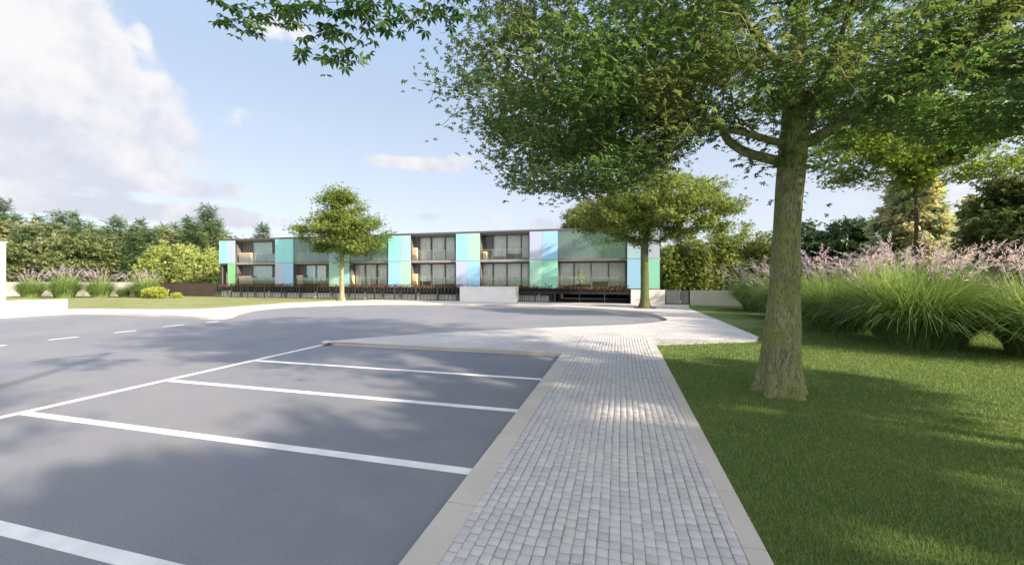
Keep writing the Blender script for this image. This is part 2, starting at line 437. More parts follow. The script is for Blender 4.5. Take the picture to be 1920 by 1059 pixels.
def up_normals(N, tilt=.6, bias=None):
    n = rng.normal(size=(N, 3)) * tilt; n[:, 2] += 1
    if bias is not None: n += bias
    return n

# ------------------------------------------------------------------ tree skeleton
def grow(paths, targets, seg=.45, cost=.35, wob=.12, droop=0.):
    """paths: list of polylines (first is the trunk) of (x,y,z); targets (n,3)"""
    P = []; par = []; L_ = []
    for pi, pl in enumerate(paths):
        if pi == 0: prev = -1
        else:
            q = np.array(P); prev = int(np.argmin(((q - np.array(pl[0])) ** 2).sum(1)))
        for j, p in enumerate(pl):
            if pi > 0 and j == 0: continue
            P.append(tuple(p)); par.append(prev); L_.append(0 if prev < 0 else L_[prev] + math.dist(p, P[prev])); prev = len(P) - 1
    ntr = len(paths[0])
    cap = len(P) + len(targets) * 14 + 10
    A = np.zeros((cap, 3)); A[:len(P)] = P; LL = np.zeros(cap); LL[:len(P)] = L_; n = len(P)
    low = int(ntr * .45); blocked = np.zeros(cap); blocked[:low] = 1e3
    order = np.argsort(((targets - np.array(paths[0][-1])) ** 2).sum(1))
    tips = []
    for ti in order:
        t = targets[ti]
        d = np.sqrt(((A[:n] - t) ** 2).sum(1)); i = int(np.argmin(d + cost * LL[:n] + blocked[:n]))
        dist = d[i]
        if dist < .05: continue
        k = max(1, min(12, int(round(dist / seg)))); p0 = A[i].copy()
        dirp = (A[i] - A[par[i]]) if par[i] >= 0 else np.array([0, 0, 1.])
        dirp = dirp / (np.linalg.norm(dirp) + 1e-9)
        c = p0 + dirp * dist * .35 + (t - p0) * .15 + np.array([0, 0, -droop * dist * .2])
        prev = i
        for j in range(1, k + 1):
            u = j / k; q = (1 - u) ** 2 * p0 + 2 * u * (1 - u) * c + u * u * t
            if j < k: q = q + rng.normal(size=3) * wob * seg
            A[n] = q; LL[n] = LL[prev] + np.linalg.norm(q - A[prev]); par.append(prev); prev = n; n += 1
        tips.append(prev)
    return A[:n], np.array(par), np.array(tips)
def radii(A, par, r0=.006, ex=2.2):
    n = len(A); acc = np.zeros(n); nch = np.zeros(n)
    for i in range(n - 1, 0, -1):
        r = max(acc[i], r0 ** ex); acc[i] = r
        if par[i] >= 0: acc[par[i]] += r
    return acc ** (1 / ex)
def branch_mesh(name, A, par, rad, m, parent, skip=0, rmin=0.):
    idx = np.array([i for i in range(len(A)) if par[i] >= 0 and i >= skip and rad[i] > rmin])
    p0 = A[par[idx]]; p1 = A[idx]; r1 = rad[idx]; r0 = np.minimum(rad[par[idx]], r1 * 1.35)
    d = p1 - p0; ln = np.linalg.norm(d, axis=1, keepdims=True); d = d / (ln + 1e-9)
    p0 = p0 - d * (r1[:, None] * .4); p1 = p1 + d * (r1[:, None] * .3)
    Vs = []; Fs = []; off = 0
    for lo, hi, k in ((.05, 9, 9), (.018, .05, 6), (0, .018, 3)):
        s = (r1 > lo) & (r1 <= hi)
        if not s.any(): continue
        dd = d[s]; a = np.tile(np.array([.31, .17, .93]), (len(dd), 1)); u = np.cross(dd, a); u /= np.linalg.norm(u, axis=1, keepdims=True) + 1e-9; v = np.cross(dd, u)
        ang = np.arange(k) * 2 * np.pi / k
        ring = u[:, None, :] * np.cos(ang)[None, :, None] + v[:, None, :] * np.sin(ang)[None, :, None]
        V = np.concatenate([p0[s][:, None, :] + ring * r0[s][:, None, None], p1[s][:, None, :] + ring * r1[s][:, None, None]], 1)
        b = (np.arange(len(dd)) * 2 * k)[:, None, None]
        q = np.array([[j, (j + 1) % k, k + (j + 1) % k, k + j] for j in range(k)])[None]
        Vs.append(V.reshape(-1, 3)); Fs.append((q + b).reshape(-1, 4) + off); off += V.shape[0] * V.shape[1]
    me = npmesh(name, np.concatenate(Vs), np.concatenate(Fs), True)
    return link(name, me, m, parent)
def trunk_mesh(name, pts, rads, m, parent, flare=1.5, lobes=5, n=28, sub=5):
    """continuous lumpy trunk with root flare"""
    P = spline([tuple(p) + (r,) for p, r in zip(pts, rads)], False, sub)
    V = []; F = []; ph = random.random() * 6
    for i, (x, y, z, r) in enumerate(P):
        t = max(0, 1 - z / .8); fl = 1 + (flare - 1) * t ** 2.2
        for k in range(n):
            a = 2 * math.pi * k / n
            rr = r * fl * (1 + .05 * math.sin(lobes * a + ph) * (1 + 3 * t * t) + .035 * math.sin(3 * a + z * 1.3 + ph) + .06 * mnoise.noise(Vector((math.cos(a) * 2, math.sin(a) * 2, z * 1.4 + ph))))
            V.append((x + rr * math.cos(a), y + rr * math.sin(a), z))
    for i in range(len(P) - 1):
        for k in range(n):
            F.append((i * n + k, i * n + (k + 1) % n, (i + 1) * n + (k + 1) % n, (i + 1) * n + k))
    me = npmesh(name, V, F, True)
    return link(name, me, m, parent)
def ellip(N, c, r, lo=-1., shell=.45, flat=0.):
    """points in an ellipsoid, denser towards its skin"""
    d = rng.normal(size=(N * 3, 3)); d /= np.linalg.norm(d, axis=1, keepdims=True)
    d = d[d[:, 2] > lo][:N]
    rad = (shell + (1 - shell) * rng.random((len(d), 1)) ** .6)
    return np.array(c) + d * rad * np.array(r)
def leaf_points(A, par, tips, per, spread, back=3):
    pts = []; ax = []
    for t in tips:
        i = t; ch = [i]
        for _ in range(back):
            if par[i] < 0: break
            i = par[i]; ch.append(i)
        ch = np.array(ch)
        j = rng.integers(0, len(ch) - 1, per) if len(ch) > 1 else np.zeros(per, int)
        u = rng.random((per, 1))
        a = A[ch[j]]; b = A[ch[np.minimum(j + 1, len(ch) - 1)]]
        p = a + (b - a) * u; off = rng.normal(size=(per, 3)) * spread * np.array([1, 1, .5])
        pts.append(p + off); ax.append(off + (a - b) * .6)
    return np.concatenate(pts), np.concatenate(ax)

def tree(name, label, cat, base, height, crown, trunk_r, fol, brk, ntarget=220, per=60, leaf=.2, tpl='leaf', spread=.35, group=None, shell=.4, fork=None, tilt=.8, lo=-.75, lean=(0, 0), seg=.6, rmin=.012):
    """crown = list of (dx,dy,z,rx,ry,rz) ellipsoids relative to the base"""
    e = empty(name, (base[0], base[1], base[2] if len(base) > 2 else 0)); tag(e, label, cat, group)
    fz = fork or crown[0][2] - crown[0][5] * .75
    top = crown[0][2] + crown[0][5] * .35
    tp = [(0, 0, -.1), (lean[0] * .1, lean[1] * .1, fz * .25), (lean[0] * .4, lean[1] * .4, fz * .6), (lean[0], lean[1], fz)]
    nup = 4
    for i in range(1, nup + 1):
        tp.append((lean[0] + random.uniform(-.15, .15) + crown[0][0] * .3 * i / nup, lean[1] + random.uniform(-.15, .15), fz + (top - fz) * i / nup))
    T = np.concatenate([ellip(int(ntarget * w_), (c[0], c[1], c[2]), c[3:6], lo, shell) for c, w_ in zip(crown, np.array([c[3] * c[4] * c[5] for c in crown]) ** .75 / sum((c[3] * c[4] * c[5]) ** .75 for c in crown))])
    A, par, tips = grow([tp], T, seg)
    rad = radii(A, par); sc = trunk_r * .8 / rad[3]; rad = rad * sc; rad = np.maximum(rad, .008)
    nt = len(tp)
    tr = [trunk_r, trunk_r * .9, trunk_r * .84, trunk_r * .78] + [max(.03, trunk_r * (.7 - .6 * i / nup)) for i in range(1, nup + 1)]
    trunk_mesh('trunk', tp, tr, brk, e, 1.35, n=14, sub=3)
    branch_mesh('branches', A, par, rad, brk, e, skip=nt, rmin=rmin)
    P, ax = leaf_points(A, par, tips, per, spread, 2)
    leaves('crown', P, up_normals(len(P), tilt), leaf * (.6 + .8 * rng.random(len(P))), tpl, fol, e)
    return e
def conifer(name, label, base, h, rb, fol, brk, tiers=26, per=14, leaf=.5, group=None, ragged=.25, bare=.12, cat='conifer', gap=0., seedr=0, tpl='spray', topr=.03):
    e = empty(name, base); tag(e, label, cat, group)
    lx, ly = random.uniform(-.3, .3), random.uniform(-.3, .3)
    tp = [(lx * (i / 6) ** 2, ly * (i / 6) ** 2, h * i / 6 - .1) for i in range(7)]
    trunk_mesh('trunk', tp, [max(topr, h * .016 * (1 - i / 6.2)) for i in range(7)], brk, e, 1.3, n=10, sub=2)
    br = MB(); PP = []; YY = []
    for i in range(tiers):
        u = bare + (1 - bare) * (i + random.random() * .6) / tiers
        z = h * u; rr = rb * (1 - u) ** .85 * (1 - .15 * random.random()) + .035 * rb + .1
        if u < bare + .15: rr *= .75 + .25 * random.random()
        nb = max(4, int(per * (1 - .55 * u)))
        for k in range(nb):
            if random.random() < gap: continue
            a = random.random() * 6.283; ln = rr * (1 - ragged + ragged * 1.5 * random.random())
            dr = np.array([math.cos(a), math.sin(a), 0]); rise = .35 * (u - .4)
            p0 = np.array([lx * u * u, ly * u * u, z]); p1 = p0 + dr * ln + np.array([0, 0, ln * rise - .12 * ln])
            br.tube([tuple(p0), tuple((p0 + p1) / 2 + np.array([0, 0, .08 * ln])), tuple(p1)], [.012 * h * .1 + .02, .02, .01], 3)
            m_ = max(5, int(ln / leaf * 7.5))
            q = rng.random((m_, 1)) ** .7; pt = p0 + (p1 - p0) * q + rng.normal(size=(m_, 3)) * leaf * np.array([.35, .35, .22])
            PP.append(pt); dd = np.tile(dr, (m_, 1)) + rng.normal(size=(m_, 3)) * .7 + np.array([0, 0, -.25]); YY.append(dd)
    br.build('branches', brk, e)
    P = np.concatenate(PP); Y = np.concatenate(YY)
    leaves('crown', P, up_normals(len(P), .6), leaf * (.6 + .8 * rng.random(len(P))), tpl, fol, e, Y)
    return e
def place(src, x, y, rz, s=1., label=None, z=0., sz=None):
    c = copy_tree(src); c.location = (x, y, z); c.rotation_euler = (0, 0, rz); c.scale = (s, s, sz or s)
    if label: c['label'] = label
    return c
# ================================================================== ground
PZ = .12                                   # pavement height over the road
MB().box(-700, 700, -300, 1200, -.6, -.03).build('ground', M['lawn'])['kind'] = 'structure'
MB().prism([(-75, -30), (12, -30), (12, 38.6), (-75, 38.6)], -.3, 0).build('asphalt_road', M['asphalt'])['kind'] = 'structure'

XL, XR = -1.79, 1.24                       # outer edges of the path
XO_ = -10.83
YE = G(1045, 668)[1]                       # end of the parking bays
# pavement round the turning circle
yf = 39.0
pp = [((1230, 646), 1), ((1418, 640), 1), ((1422, 631), 1), ((1355, 603), 0), ((1292, 578), 1)]
poly = []; corner = []
def add(x, y, sharp=0):
    if sharp: corner.append(len(poly))
    poly.append((x, y))
for (px, py), s in pp: add(*G(px, py, PZ), s)
add(PX(1292, yf), yf, 1)
add(PX(700, yf), yf, 1)
for p in ((560, 566.3), (470, 572.5), (380, 578.5), (300, 579.5), (127, 578.5)): add(*G(*p, PZ))
add(*G(-200, 584, PZ), 1)
add(*G(-260, 608, 0), 1)
for p in ((0, 596.5), (125, 589.5), (280, 592.5), (390, 598.5), (432, 596), (455, 588), (490, 581), (560, 575.5), (700, 571.5), (900, 573), (1050, 577.5), (1150, 583), (1215, 589.5), (1250, 597), (1240, 603), (1180, 608.5), (1060, 613), (900, 620), (760, 628.5), (640, 637.5), (614, 641.5)): add(*G(*p, PZ if p[1] > 590 and p[0] > 500 else 0))
add(XO_ + .1, YE + .25, 1)
add(XO_ + .1, YE, 1)
add(XL, YE, 1)
add(XR, YE + .02, 1)
sp_ = spline(poly, True, 6, corner)
MB().prism(sp_, -.02, PZ).build('pavement', M['paving'])['kind'] = 'structure'
# kerb along the bay end and round the circle: a band 15 cm wide, 4 mm proud
ks = MB()
cx = [i for i, p in enumerate(sp_)]
def off_band(line, wdt, z0, z1, mb):
    n = len(line); L1 = []
    for i, p in enumerate(line):
        a = Vector(line[max(i - 1, 0)][:2]); b = Vector(line[min(i + 1, n - 1)][:2]); d = (b - a).normalized(); nn = Vector((-d.y, d.x))
        L1.append((p[0] + nn.x * wdt, p[1] + nn.y * wdt))
    for i in range(n - 1):
        q = [line[i][:2], line[i + 1][:2], L1[i + 1], L1[i]]
        b = len(mb.v)
        mb.v += [(x, y, z1) for x, y in q] + [(x, y, z0) for x, y in q]
        mb.f += [(b, b + 1, b + 2, b + 3), (b, b + 4, b + 5, b + 1), (b + 2, b + 6, b + 7, b + 3)]
# find the stretch of the outline that borders the road
def nearest(pt): return min(range(len(sp_)), key=lambda i: (sp_[i][0] - pt[0]) ** 2 + (sp_[i][1] - pt[1]) ** 2)
i0, i1 = nearest(G(-260, 608, 0)), nearest((XO_ + .1, YE + .25))
road_line = [tuple(p) for p in sp_[i0:i1 + 1]]
off_band([(p[0], p[1]) for p in road_line], -.004, -.02, PZ - .002, ks)
kb = MB(); off_band(road_line, .17, PZ - .01, PZ + .004, kb)
off_band(road_line, -.03, -.02, PZ + .004, kb)
kb.box(XO_ + .07, XL - .002, YE - .02, YE + .17, -.02, PZ + .006)
kb.build('road_kerb', M['kerb'])['kind'] = 'structure'

# lawns
MB().prism([(XR - .01, -30), (60, -30), (60, 39.2), (PX(1292, yf) - .1, 39.2), G(1289, 578, PZ), G(1352, 604, PZ), G(1418, 631.5, PZ), G(1414, 639, PZ), (XR - .01, G(1230, 645, PZ)[1])], -.02, .09).build('lawn', M['lawn'])['kind'] = 'structure'
lp = [G(-200, 584, PZ), G(127, 579.5, PZ), G(300, 580.5, PZ), G(380, 579.5, PZ), G(470, 573.5, PZ), G(560, 567.3, PZ), (PX(640, yf), yf - .3), (PX(640, yf), 62), (-110, 62), (-110, G(-200, 584)[1])]
MB().prism(lp, -.02, .09).build('lawn', M['drylawn'])['kind'] = 'structure'
MB().prism([(PX(640, yf) + .01, 39.3), (80, 39.3), (80, 60), (PX(640, yf) + .01, 60)], -.02, .06).build('lawn', M['lawn'])['kind'] = 'structure'

# cobbled path: real setts between two kerbs
k = MB(); y = -6.0
while y < YE - .02:
    y2 = min(y + 1.0, YE)
    k.box(XL, XL + .33, y + .004, y2 - .004, -.02, PZ)
    y = y2
k.build('kerb_stones', M['kerb'], None, False, .012)['kind'] = 'structure'
k = MB(); y = -6.0
while y < YE + .6:
    k.box(XR - .2, XR, y + .004, y + .996, -.02, PZ + .004); y += 1
k.build('kerb_stones', M['kerb'], None, False, .01)['kind'] = 'structure'
YC = G(1140, 631, PZ)[1]
MB().box(XL + .33, XR - .2, -6, YE, -.02, PZ - .003).build('path_bed', M['joint'])['kind'] = 'structure'
V = []; F = []
nc = 24; wc = (XR - .2 - XL - .33) / nc
for c in range(nc):
    x0 = XL + .33 + c * wc; y = -6 + random.random() * .1
    while y < YC:
        ln = .105 + random.random() * .03
        xa, xb, ya, yb = x0 + .0042, x0 + wc - .0042, y + .004, y + ln - .004
        z1 = PZ + .006 + random.uniform(-.0035, .0035); z0 = PZ - .02
        wav = .009 * math.sin(y * 1.1 + c * .35) + random.uniform(-.0025, .0025)
        b = len(V); i_ = .007
        jj = lambda: random.uniform(-.0028, .0028)
        for (xx, yy) in ((xa, ya), (xb, ya), (xb, yb), (xa, yb)): V.append((xx + wav, yy, z0))
        for (xx, yy) in ((xa, ya), (xb, ya), (xb, yb), (xa, yb)): V.append((xx + wav + jj(), yy + jj(), z1 - .005))
        tz = random.uniform(-.002, .002)
        for (xx, yy, s) in ((xa + i_, ya + i_, 1), (xb - i_, ya + i_, -1), (xb - i_, yb - i_, -1), (xa + i_, yb - i_, 1)): V.append((xx + wav + jj(), yy + jj(), z1 + tz * s))
        for o_ in (0, 4):
            for q in range(4): F.append((b + o_ + q, b + o_ + (q + 1) % 4, b + o_ + 4 + (q + 1) % 4, b + o_ + 4 + q))
        F.append((b + 8, b + 9, b + 10, b + 11)); y += ln
link('cobbled_path', npmesh('cobbled_path', V, F), M['cobble'])['kind'] = 'structure'

# painted markings
XO = -10.83
for i, (yy, wd) in enumerate(((2.60, .155), (4.92, .165), (7.40, .16), (9.86, .16))):
    MB().box(XO + .17, XL - .03, yy - wd / 2, yy + wd / 2, -.01, .004).build('parking_line', M['paint'])['kind'] = 'structure'
MB().box(XO, XO + .165, -20, YE + .6, -.01, .004).build('parking_line', M['paint'])['kind'] = 'structure'
for (a, b) in (((-60, 655), (8, 646.5)), ((86, 637), (150, 631.5)), ((211, 623.5), (258, 619.5)), ((305, 612.5), (347, 608.5)), ((385, 604.8), (411, 602.4))):
    ga, gb = G(*a), G(*b); xm = -21.9
    xm = (ga[0] + gb[0]) / 2
    MB().box(xm - .07, xm + .07, ga[1], gb[1], -.01, .004).build('lane_dash', M['paint'])['kind'] = 'structure'

# ================================================================== walls, gate, fence
o = MB().wall(G(-260, 606, PZ), G(127, 585.5, PZ), .3, .05, 1.12, 1.02).build('boundary_wall', M['white'], None, False, .01)
tag(o, 'low white rendered wall at the left edge, beside the road', 'wall', 'rendered walls round the plot')
x_, y_ = G(-6, 592, PZ)
e = empty('gate_pillar', (x_, y_, .1)); tag(e, 'tall white pillar at the far left edge of the photo, on the low white wall', 'pillar')
pz = 2.5 + (521 - 452) / 760 * DY(-14, y_)
MB().box(-1.4, -.36, .10, .55, 0, pz - .2).build('shaft', M['white'], e, False, .01); MB().box(-1.45, -.31, .06, .59, pz - .198, pz - .1).build('cap', M['white'], e, False, .01)
gp = D(-90, 53); gq = D(255, 53)
a, b = D(-110, 55), D(256, 52.5)
o = MB().wall(a, b, .3, .0, 1.95).build('boundary_wall', M['beige']); tag(o, 'long pale garden wall behind the row of pampas grasses', 'wall', 'rendered walls round the plot')
yw = 38.7
x0, x1 = PX(862, yw), PX(966, yw)
e = empty('planter_wall', (x0, yw, PZ)); tag(e, 'free standing white wall block in front of the dark undercroft, middle of the fence', 'wall')
xm = x0 + (x1 - x0) * .5
MB().box(0, x1 - x0, 0, 1.4, 0, 1.45).build('wall', M['white'], e, False, .01)
MB().box(-.04, x1 - x0 + .04, -.04, 1.44, 1.452, 1.5).build('coping', M['white'], e, False, .01)
x0, x1 = PX(1183, yw), PX(1247, yw)
o = MB().box(x0, x1, yw, yw + .35, 0, 1.42).build('boundary_wall', M['white'], None, False, .01); tag(o, 'short white wall behind the trunk of the pavement tree, left of the metal gate', 'wall', 'rendered walls round the plot')
x2, x3 = PX(1294, yw), PX(1530, yw)
o = MB().box(x2, x3, yw, yw + .35, 0, 1.40).build('boundary_wall', M['beige'], None, False, .01); tag(o, 'beige wall running right of the metal gate to the tall grasses', 'wall', 'rendered walls round the plot')
o = MB().box(x3 + .02, x3 + 26, yw, yw + .35, 0, 1.40).build('boundary_wall', M['beige'], None, False, .01); tag(o, 'beige wall stretch hidden behind the tall grasses at far right', 'wall', 'rendered walls round the plot')
# gate
e = empty('metal_gate', (x1, yw, PZ)); tag(e, 'double metal gate with thin dark bars between the white and the beige wall', 'gate')
wg = x2 - x1
for xx in (.05, wg - .05): MB().box(xx - .05, xx + .05, .05, .15, 0, 1.42).build('post', M['dark'], e)
xk = wg * .62
for zz in (.08, 1.28): MB().box(.1, xk - .02, .08, .12, zz, zz + .05).build('rail', M['frame'], e)
MB().box(.12, xk - .03, .13, .15, .14, 1.27).build('panel', M['white'], e); MB().box(xk + .03, wg - .12, .13, .15, .14, 1.27).build('panel', M['beige'], e)
f = MB()
for i in range(12): xx = .2 + i * (xk - .3) / 11; f.box(xx - .008, xx + .008, .085, .115, .13, 1.28)
f.build('bars', M['dark'], e)
f = MB()
for zz in (.08, 1.28): f.box(xk + .02, wg - .1, .08, .12, zz, zz + .04)
for i in range(7): xx = xk + .08 + i * (wg - .2 - xk) / 6; f.box(xx - .012, xx + .012, .085, .115, .12, 1.28)
f.build('bars', M['dark'], e)

def fence(xa, xb, yy, ztop, label, step=.40, bw=.045, mt='dark', solid=False):
    e = empty('slat_fence', (xa, yy, .1)); tag(e, label, 'fence', 'dark fences in front of the school')
    Ln = xb - xa; n = max(1, round(Ln / 2.6))
    for i in range(n + 1): MB().box(i * Ln / n - .035, i * Ln / n + .035, 0, .07, 0, ztop).build('post', M['dark'], e)
    MB().box(0, Ln, -.03, 0, ztop - .05, ztop).build('rail', M['dark'], e); MB().box(0, Ln, -.03, 0, .06, .1).build('rail', M['dark'], e)
    for i in range(n):
        f = MB(); q = Ln / n; x = i * q + .06
        while x < (i + 1) * q - .06:
            ww = bw * random.uniform(.8, 1.3)
            f.box(x, x + ww, .005, .03, .05, ztop - .05); x += step * random.uniform(.85, 1.15) if not solid else ww + .012
        if step < .5: f.build('bar_panel', M[mt], e)
    return e
xa = PX(262, 41.5)
fence(PX(300, 40.6), PX(400, 40.6), 40.6, 1.78, 'closed dark brown slat fence below the bright bamboo, left of the school', .1, .1, 'brownwood', True)
fence(PX(404, 39.4), PX(861, 39.4), 39.4, 1.70, 'long open fence of thin dark bars before the school, left of the white block')
fence(PX(967, 39.4), PX(1040, 39.4), 39.4, 1.0, 'short low bar fence right of the white block', .2, .04)
fence(PX(1041, 39.4), PX(1182, 39.4), 39.4, 1.0, 'thin wire railing in front of the black basement opening', .9, .02, 'dark')

# ================================================================== school
Yf, Yg, Yb = 41.0, 41.9, 44.6              # facade, glazing, back wall
zb, zm, zt = 1.5, 4.36, 7.22
XA, XB = PX(411, Yf), PX(1239, Yf)
sch = empty('school_building', (0, 0, 0)); tag(sch, 'long two storey building raised over a dark undercroft, with pastel glass panels between its balconies', 'building')
MB().box(XA, XB, Yf + .1, Yb + 2, zt, zt + .20).build('roof', M['slabd'], sch)
o = MB().box(XA - .02, XB + .02, Yf - .12, Yf + .098, zt + .05, zt + .26).build('roof_edge', M['frame'], sch)
MB().box(XA, XB, Yf + .12, Yb, zm - .16, zm + .1).build('floor_slab', M['slab'], sch)
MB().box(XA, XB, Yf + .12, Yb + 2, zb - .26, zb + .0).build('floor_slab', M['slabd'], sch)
MB().box(XA, XB, Yf + .3, Yg - .08, zt - .06, zt - .003).build('soffit', M['ceil'], sch)
MB().box(XA, XB, Yb, Yb + .3, zb + .003, zt - .003).build('back_wall', M['room'], sch)
MB().box(XA, XA + .3, Yf + .14, Yb - .003, zb + .003, zt - .003).build('end_wall', M['dark'], sch)
MB().box(XB - .3, XB, Yf + .14, Yb - .003, zb + .003, zt - .003).build('end_wall', M['dark'], sch)
# undercroft
xg0, xg1 = PX(1030, 41.5), PX(1183, 41.5)
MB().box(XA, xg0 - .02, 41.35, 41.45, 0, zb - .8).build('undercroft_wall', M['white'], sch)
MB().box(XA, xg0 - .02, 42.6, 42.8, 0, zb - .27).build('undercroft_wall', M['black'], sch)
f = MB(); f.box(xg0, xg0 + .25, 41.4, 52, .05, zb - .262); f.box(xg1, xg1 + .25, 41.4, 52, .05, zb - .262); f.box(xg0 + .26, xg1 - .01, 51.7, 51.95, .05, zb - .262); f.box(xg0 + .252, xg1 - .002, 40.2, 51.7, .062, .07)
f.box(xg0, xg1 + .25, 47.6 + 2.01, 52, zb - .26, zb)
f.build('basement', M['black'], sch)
for i in range(19):
    xx = XA + 1 + i * (xg0 - XA - 2) / 18
    MB().box(xx - .12, xx + .12, 41.1, 41.3, 0, zb - .262).build('pillar', M['slab'] if i % 3 else M['white'], sch)
# planter trough with reddish plants along the lower floor edge
xt1 = PX(1180, Yf)
MB().box(XA, xt1, Yf - .35, Yf - .02, zb - .62, zb - .14).build('planter', M['black'], sch)
N = 5200
P = np.column_stack([XA + (xt1 - XA) * rng.random(N), Yf - .2 + rng.normal(size=N) * .12, zb - .16 + rng.random(N) ** 1.8 * .42 * (0.6 + .6 * np.sin(np.linspace(0, 60, N)) ** 2)])
leaves('planter_plants', P, up_normals(N, 1.2), .16 * (.6 + .8 * rng.random(N)), 'leaf', L['redplant'], sch)

# coloured panels: each a 2 x 2 of tinted glass sheets
PAN = [((411, 427, 441), ('aqua', 'lavender'), (None, 'leafgreen')),
       ((516, 533, 550), ('aqua', 'aqua'), ('lavender', 'sky')),
       ((617, 636.5, 655), ('palelav', 'mint'), ('mint', 'aqua')),
       ((728, 751, 770), ('aqua', 'palelav'), ('sky', 'mint')),
       ((855, 876, 900), ('aqua', 'mint'), ('lavender', 'sky')),
       ((993, 1017, 1046), ('lavender', 'sky'), ('mint', 'green')),
       ((1176, 1208, 1237), ('palelav', 'lavender'), ('sky', 'green'))]
for (xs, up, lo) in PAN:
    X = [PX(p, Yf - .1) for p in xs]
    e = empty('panel_screen', (X[0], Yf - .1, 0)); e.parent = sch
    for row, (z0, z1) in ((up, (zm + .02, zt + .04)), (lo, (zb - .04, zm - .02))):
        for j in (0, 1):
            if row[j] is None: continue
            MB().box(X[j] - X[0] + .008, X[j + 1] - X[0] - .008, -.02, .02, z0, z1).build('coloured_pane', CG[row[j]], e)
    # wing walls behind the screen close the balcony on both sides
    for xx in (X[0] + .06, X[2] - .2):
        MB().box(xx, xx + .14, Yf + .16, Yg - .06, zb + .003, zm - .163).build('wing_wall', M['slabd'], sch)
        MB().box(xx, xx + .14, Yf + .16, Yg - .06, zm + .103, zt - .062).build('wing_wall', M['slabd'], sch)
# bays: (left, right) photo columns, mullion columns, start of the glazing
BAYS = [(441, 515, [473, 511], 0), (550, 617, [573, 592, 612], 0), (655, 728, [664, 684, 706, 726], 0),
        (770, 855, [786, 808, 834, 853], 0), (900, 993, [904, 924, 950, 977, 992], 0), (1046, 1175, [1048, 1076, 1108, 1141, 1173], 0)]
allx = []
def room_item(xa, xb, ya, yb, z0, z1, m, nm, bev=.03):
    o = MB().box(xa, xb, ya, yb, z0, z1).build(nm, M[m], sch, False, bev); return o
for bi, (pl, pr, mul, _) in enumerate(BAYS):
    for fl, (z0, z1) in enumerate(((zb + .003, zm - .163), (zm + .103, zt - .003))):
        X = [PX(p, Yg) for p in mul]
        xl, xr = PX(pl, Yf), PX(pr, Yf)
        # solid wall left of the glazing
        xw = PX(pl - 12, Yg); 
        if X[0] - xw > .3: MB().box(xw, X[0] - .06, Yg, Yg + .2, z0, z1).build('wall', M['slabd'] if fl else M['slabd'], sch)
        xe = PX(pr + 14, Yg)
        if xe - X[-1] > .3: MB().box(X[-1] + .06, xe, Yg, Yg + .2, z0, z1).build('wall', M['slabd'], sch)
        wdw = empty('window', (X[0], Yg, z0)); wdw.parent = sch
        f = MB(); W_ = X[-1] - X[0]; hz = z1 - z0
        f.box(-.05, W_ + .05, 0, .1, hz - .16, hz); f.box(-.05, W_ + .05, 0, .1, 0, .07)
        for xx in X: f.box(xx - X[0] - .04, xx - X[0] + .04, -.015, .085, .072, hz - .162)
        f.build('frame', M['frame'], wdw)
        g = MB()
        for a, b in zip(X[:-1], X[1:]): g.box(a - X[0] + .042, b - X[0] - .042, .04, .05, .075, hz - .165)
        g.build('pane', M['glass'], wdw)
        # curtains and roller blinds close behind the glass
        for j, (a, b) in enumerate(zip(X[:-1], X[1:])):
            if (bi * 3 + fl * 5 + j * 7) % 13 == 4: continue
            drop = (1.0, .9, 1.0, .8, 1.0, .95)[(bi + j * 2 + fl) % 6]
            c = []; n = 26; z_0 = z0 + .08 + (1 - drop) * (z1 - z0); ww = b - a - .1
            V = []; 
            for i in range(n + 1):
                xx = a + .05 + ww * i / n; yy = Yg + .20 + .035 * math.sin(i * 1.9 + j)
                V += [(xx, yy, z_0), (xx, yy, z1 - .1)]
            F = [(2 * i, 2 * i + 2, 2 * i + 3, 2 * i + 1) for i in range(n)]
            me = bpy.data.meshes.new('curtain'); me.from_pydata(V, [], F); me.update(); link('curtain', me, M['curtain'], sch)
        # balustrade: thin steel rail and glass
        if bi != 0 or 1:
            hr = 1.02; q = MB(); q.box(xl + .03, xr - .03, Yf + .13, Yf + .16, z0 + hr, z0 + hr + .045)
            for i in range(5): xx = xl + .06 + (xr - xl - .12) * i / 4; q.box(xx - .012, xx + .012, Yf + .131, Yf + .159, z0, z0 + hr - .002)
            q.build('balcony_rail', M['slab'], sch)
            MB().box(xl + .05, xr - .05, Yf + .18, Yf + .19, z0 + .06, z0 + hr - .01).build('balustrade_glass', M['glass'], sch)
# warm cladding and small furniture seen on the balconies and behind the glass
for (pa, pb, fl, hh) in ((446, 470, 1, 1.25), (446, 470, 0, 1.25), (553, 567, 1, 1.2), (553, 567, 0, 1.35), (657, 662, 0, 1.3), (771, 781, 1, 1.45), (771, 781, 0, 1.45), (905, 912, 1, .9)):
    z0 = (zb, zm + .1)[fl]
    o = MB().box(PX(pa, 41.5), PX(pb, 41.5), 41.45, 41.85, z0 + .01, z0 + hh).build('cupboard', M['peach'], sch, False, .05)
for (pa, pb, z0, z1, m, yy) in ((585, 600, zb + .5, zb + 1.5, 'blue', 42.23), (931, 946, zm + .75, zm + 1.6, 'orange', 42.21), (793, 804, zm + .6, zm + 1.7, 'dark', 42.23), (793, 804, zb + .4, zb + 1.5, 'blue', 42.23),
                            (1142, 1172, zb + .7, zb + 1.5, 'plum', 42.23), (477, 485, zm + 1.5, zm + 2.0, 'dark', 42.23), (1148, 1160, zm + .7, zm + 1.3, 'plum', 42.23)):
    MB().box(PX(pa, yy), PX(pb, yy), yy - .03, yy + .03, z0, z1).build('wall_picture', M[m], sch, False, .01)

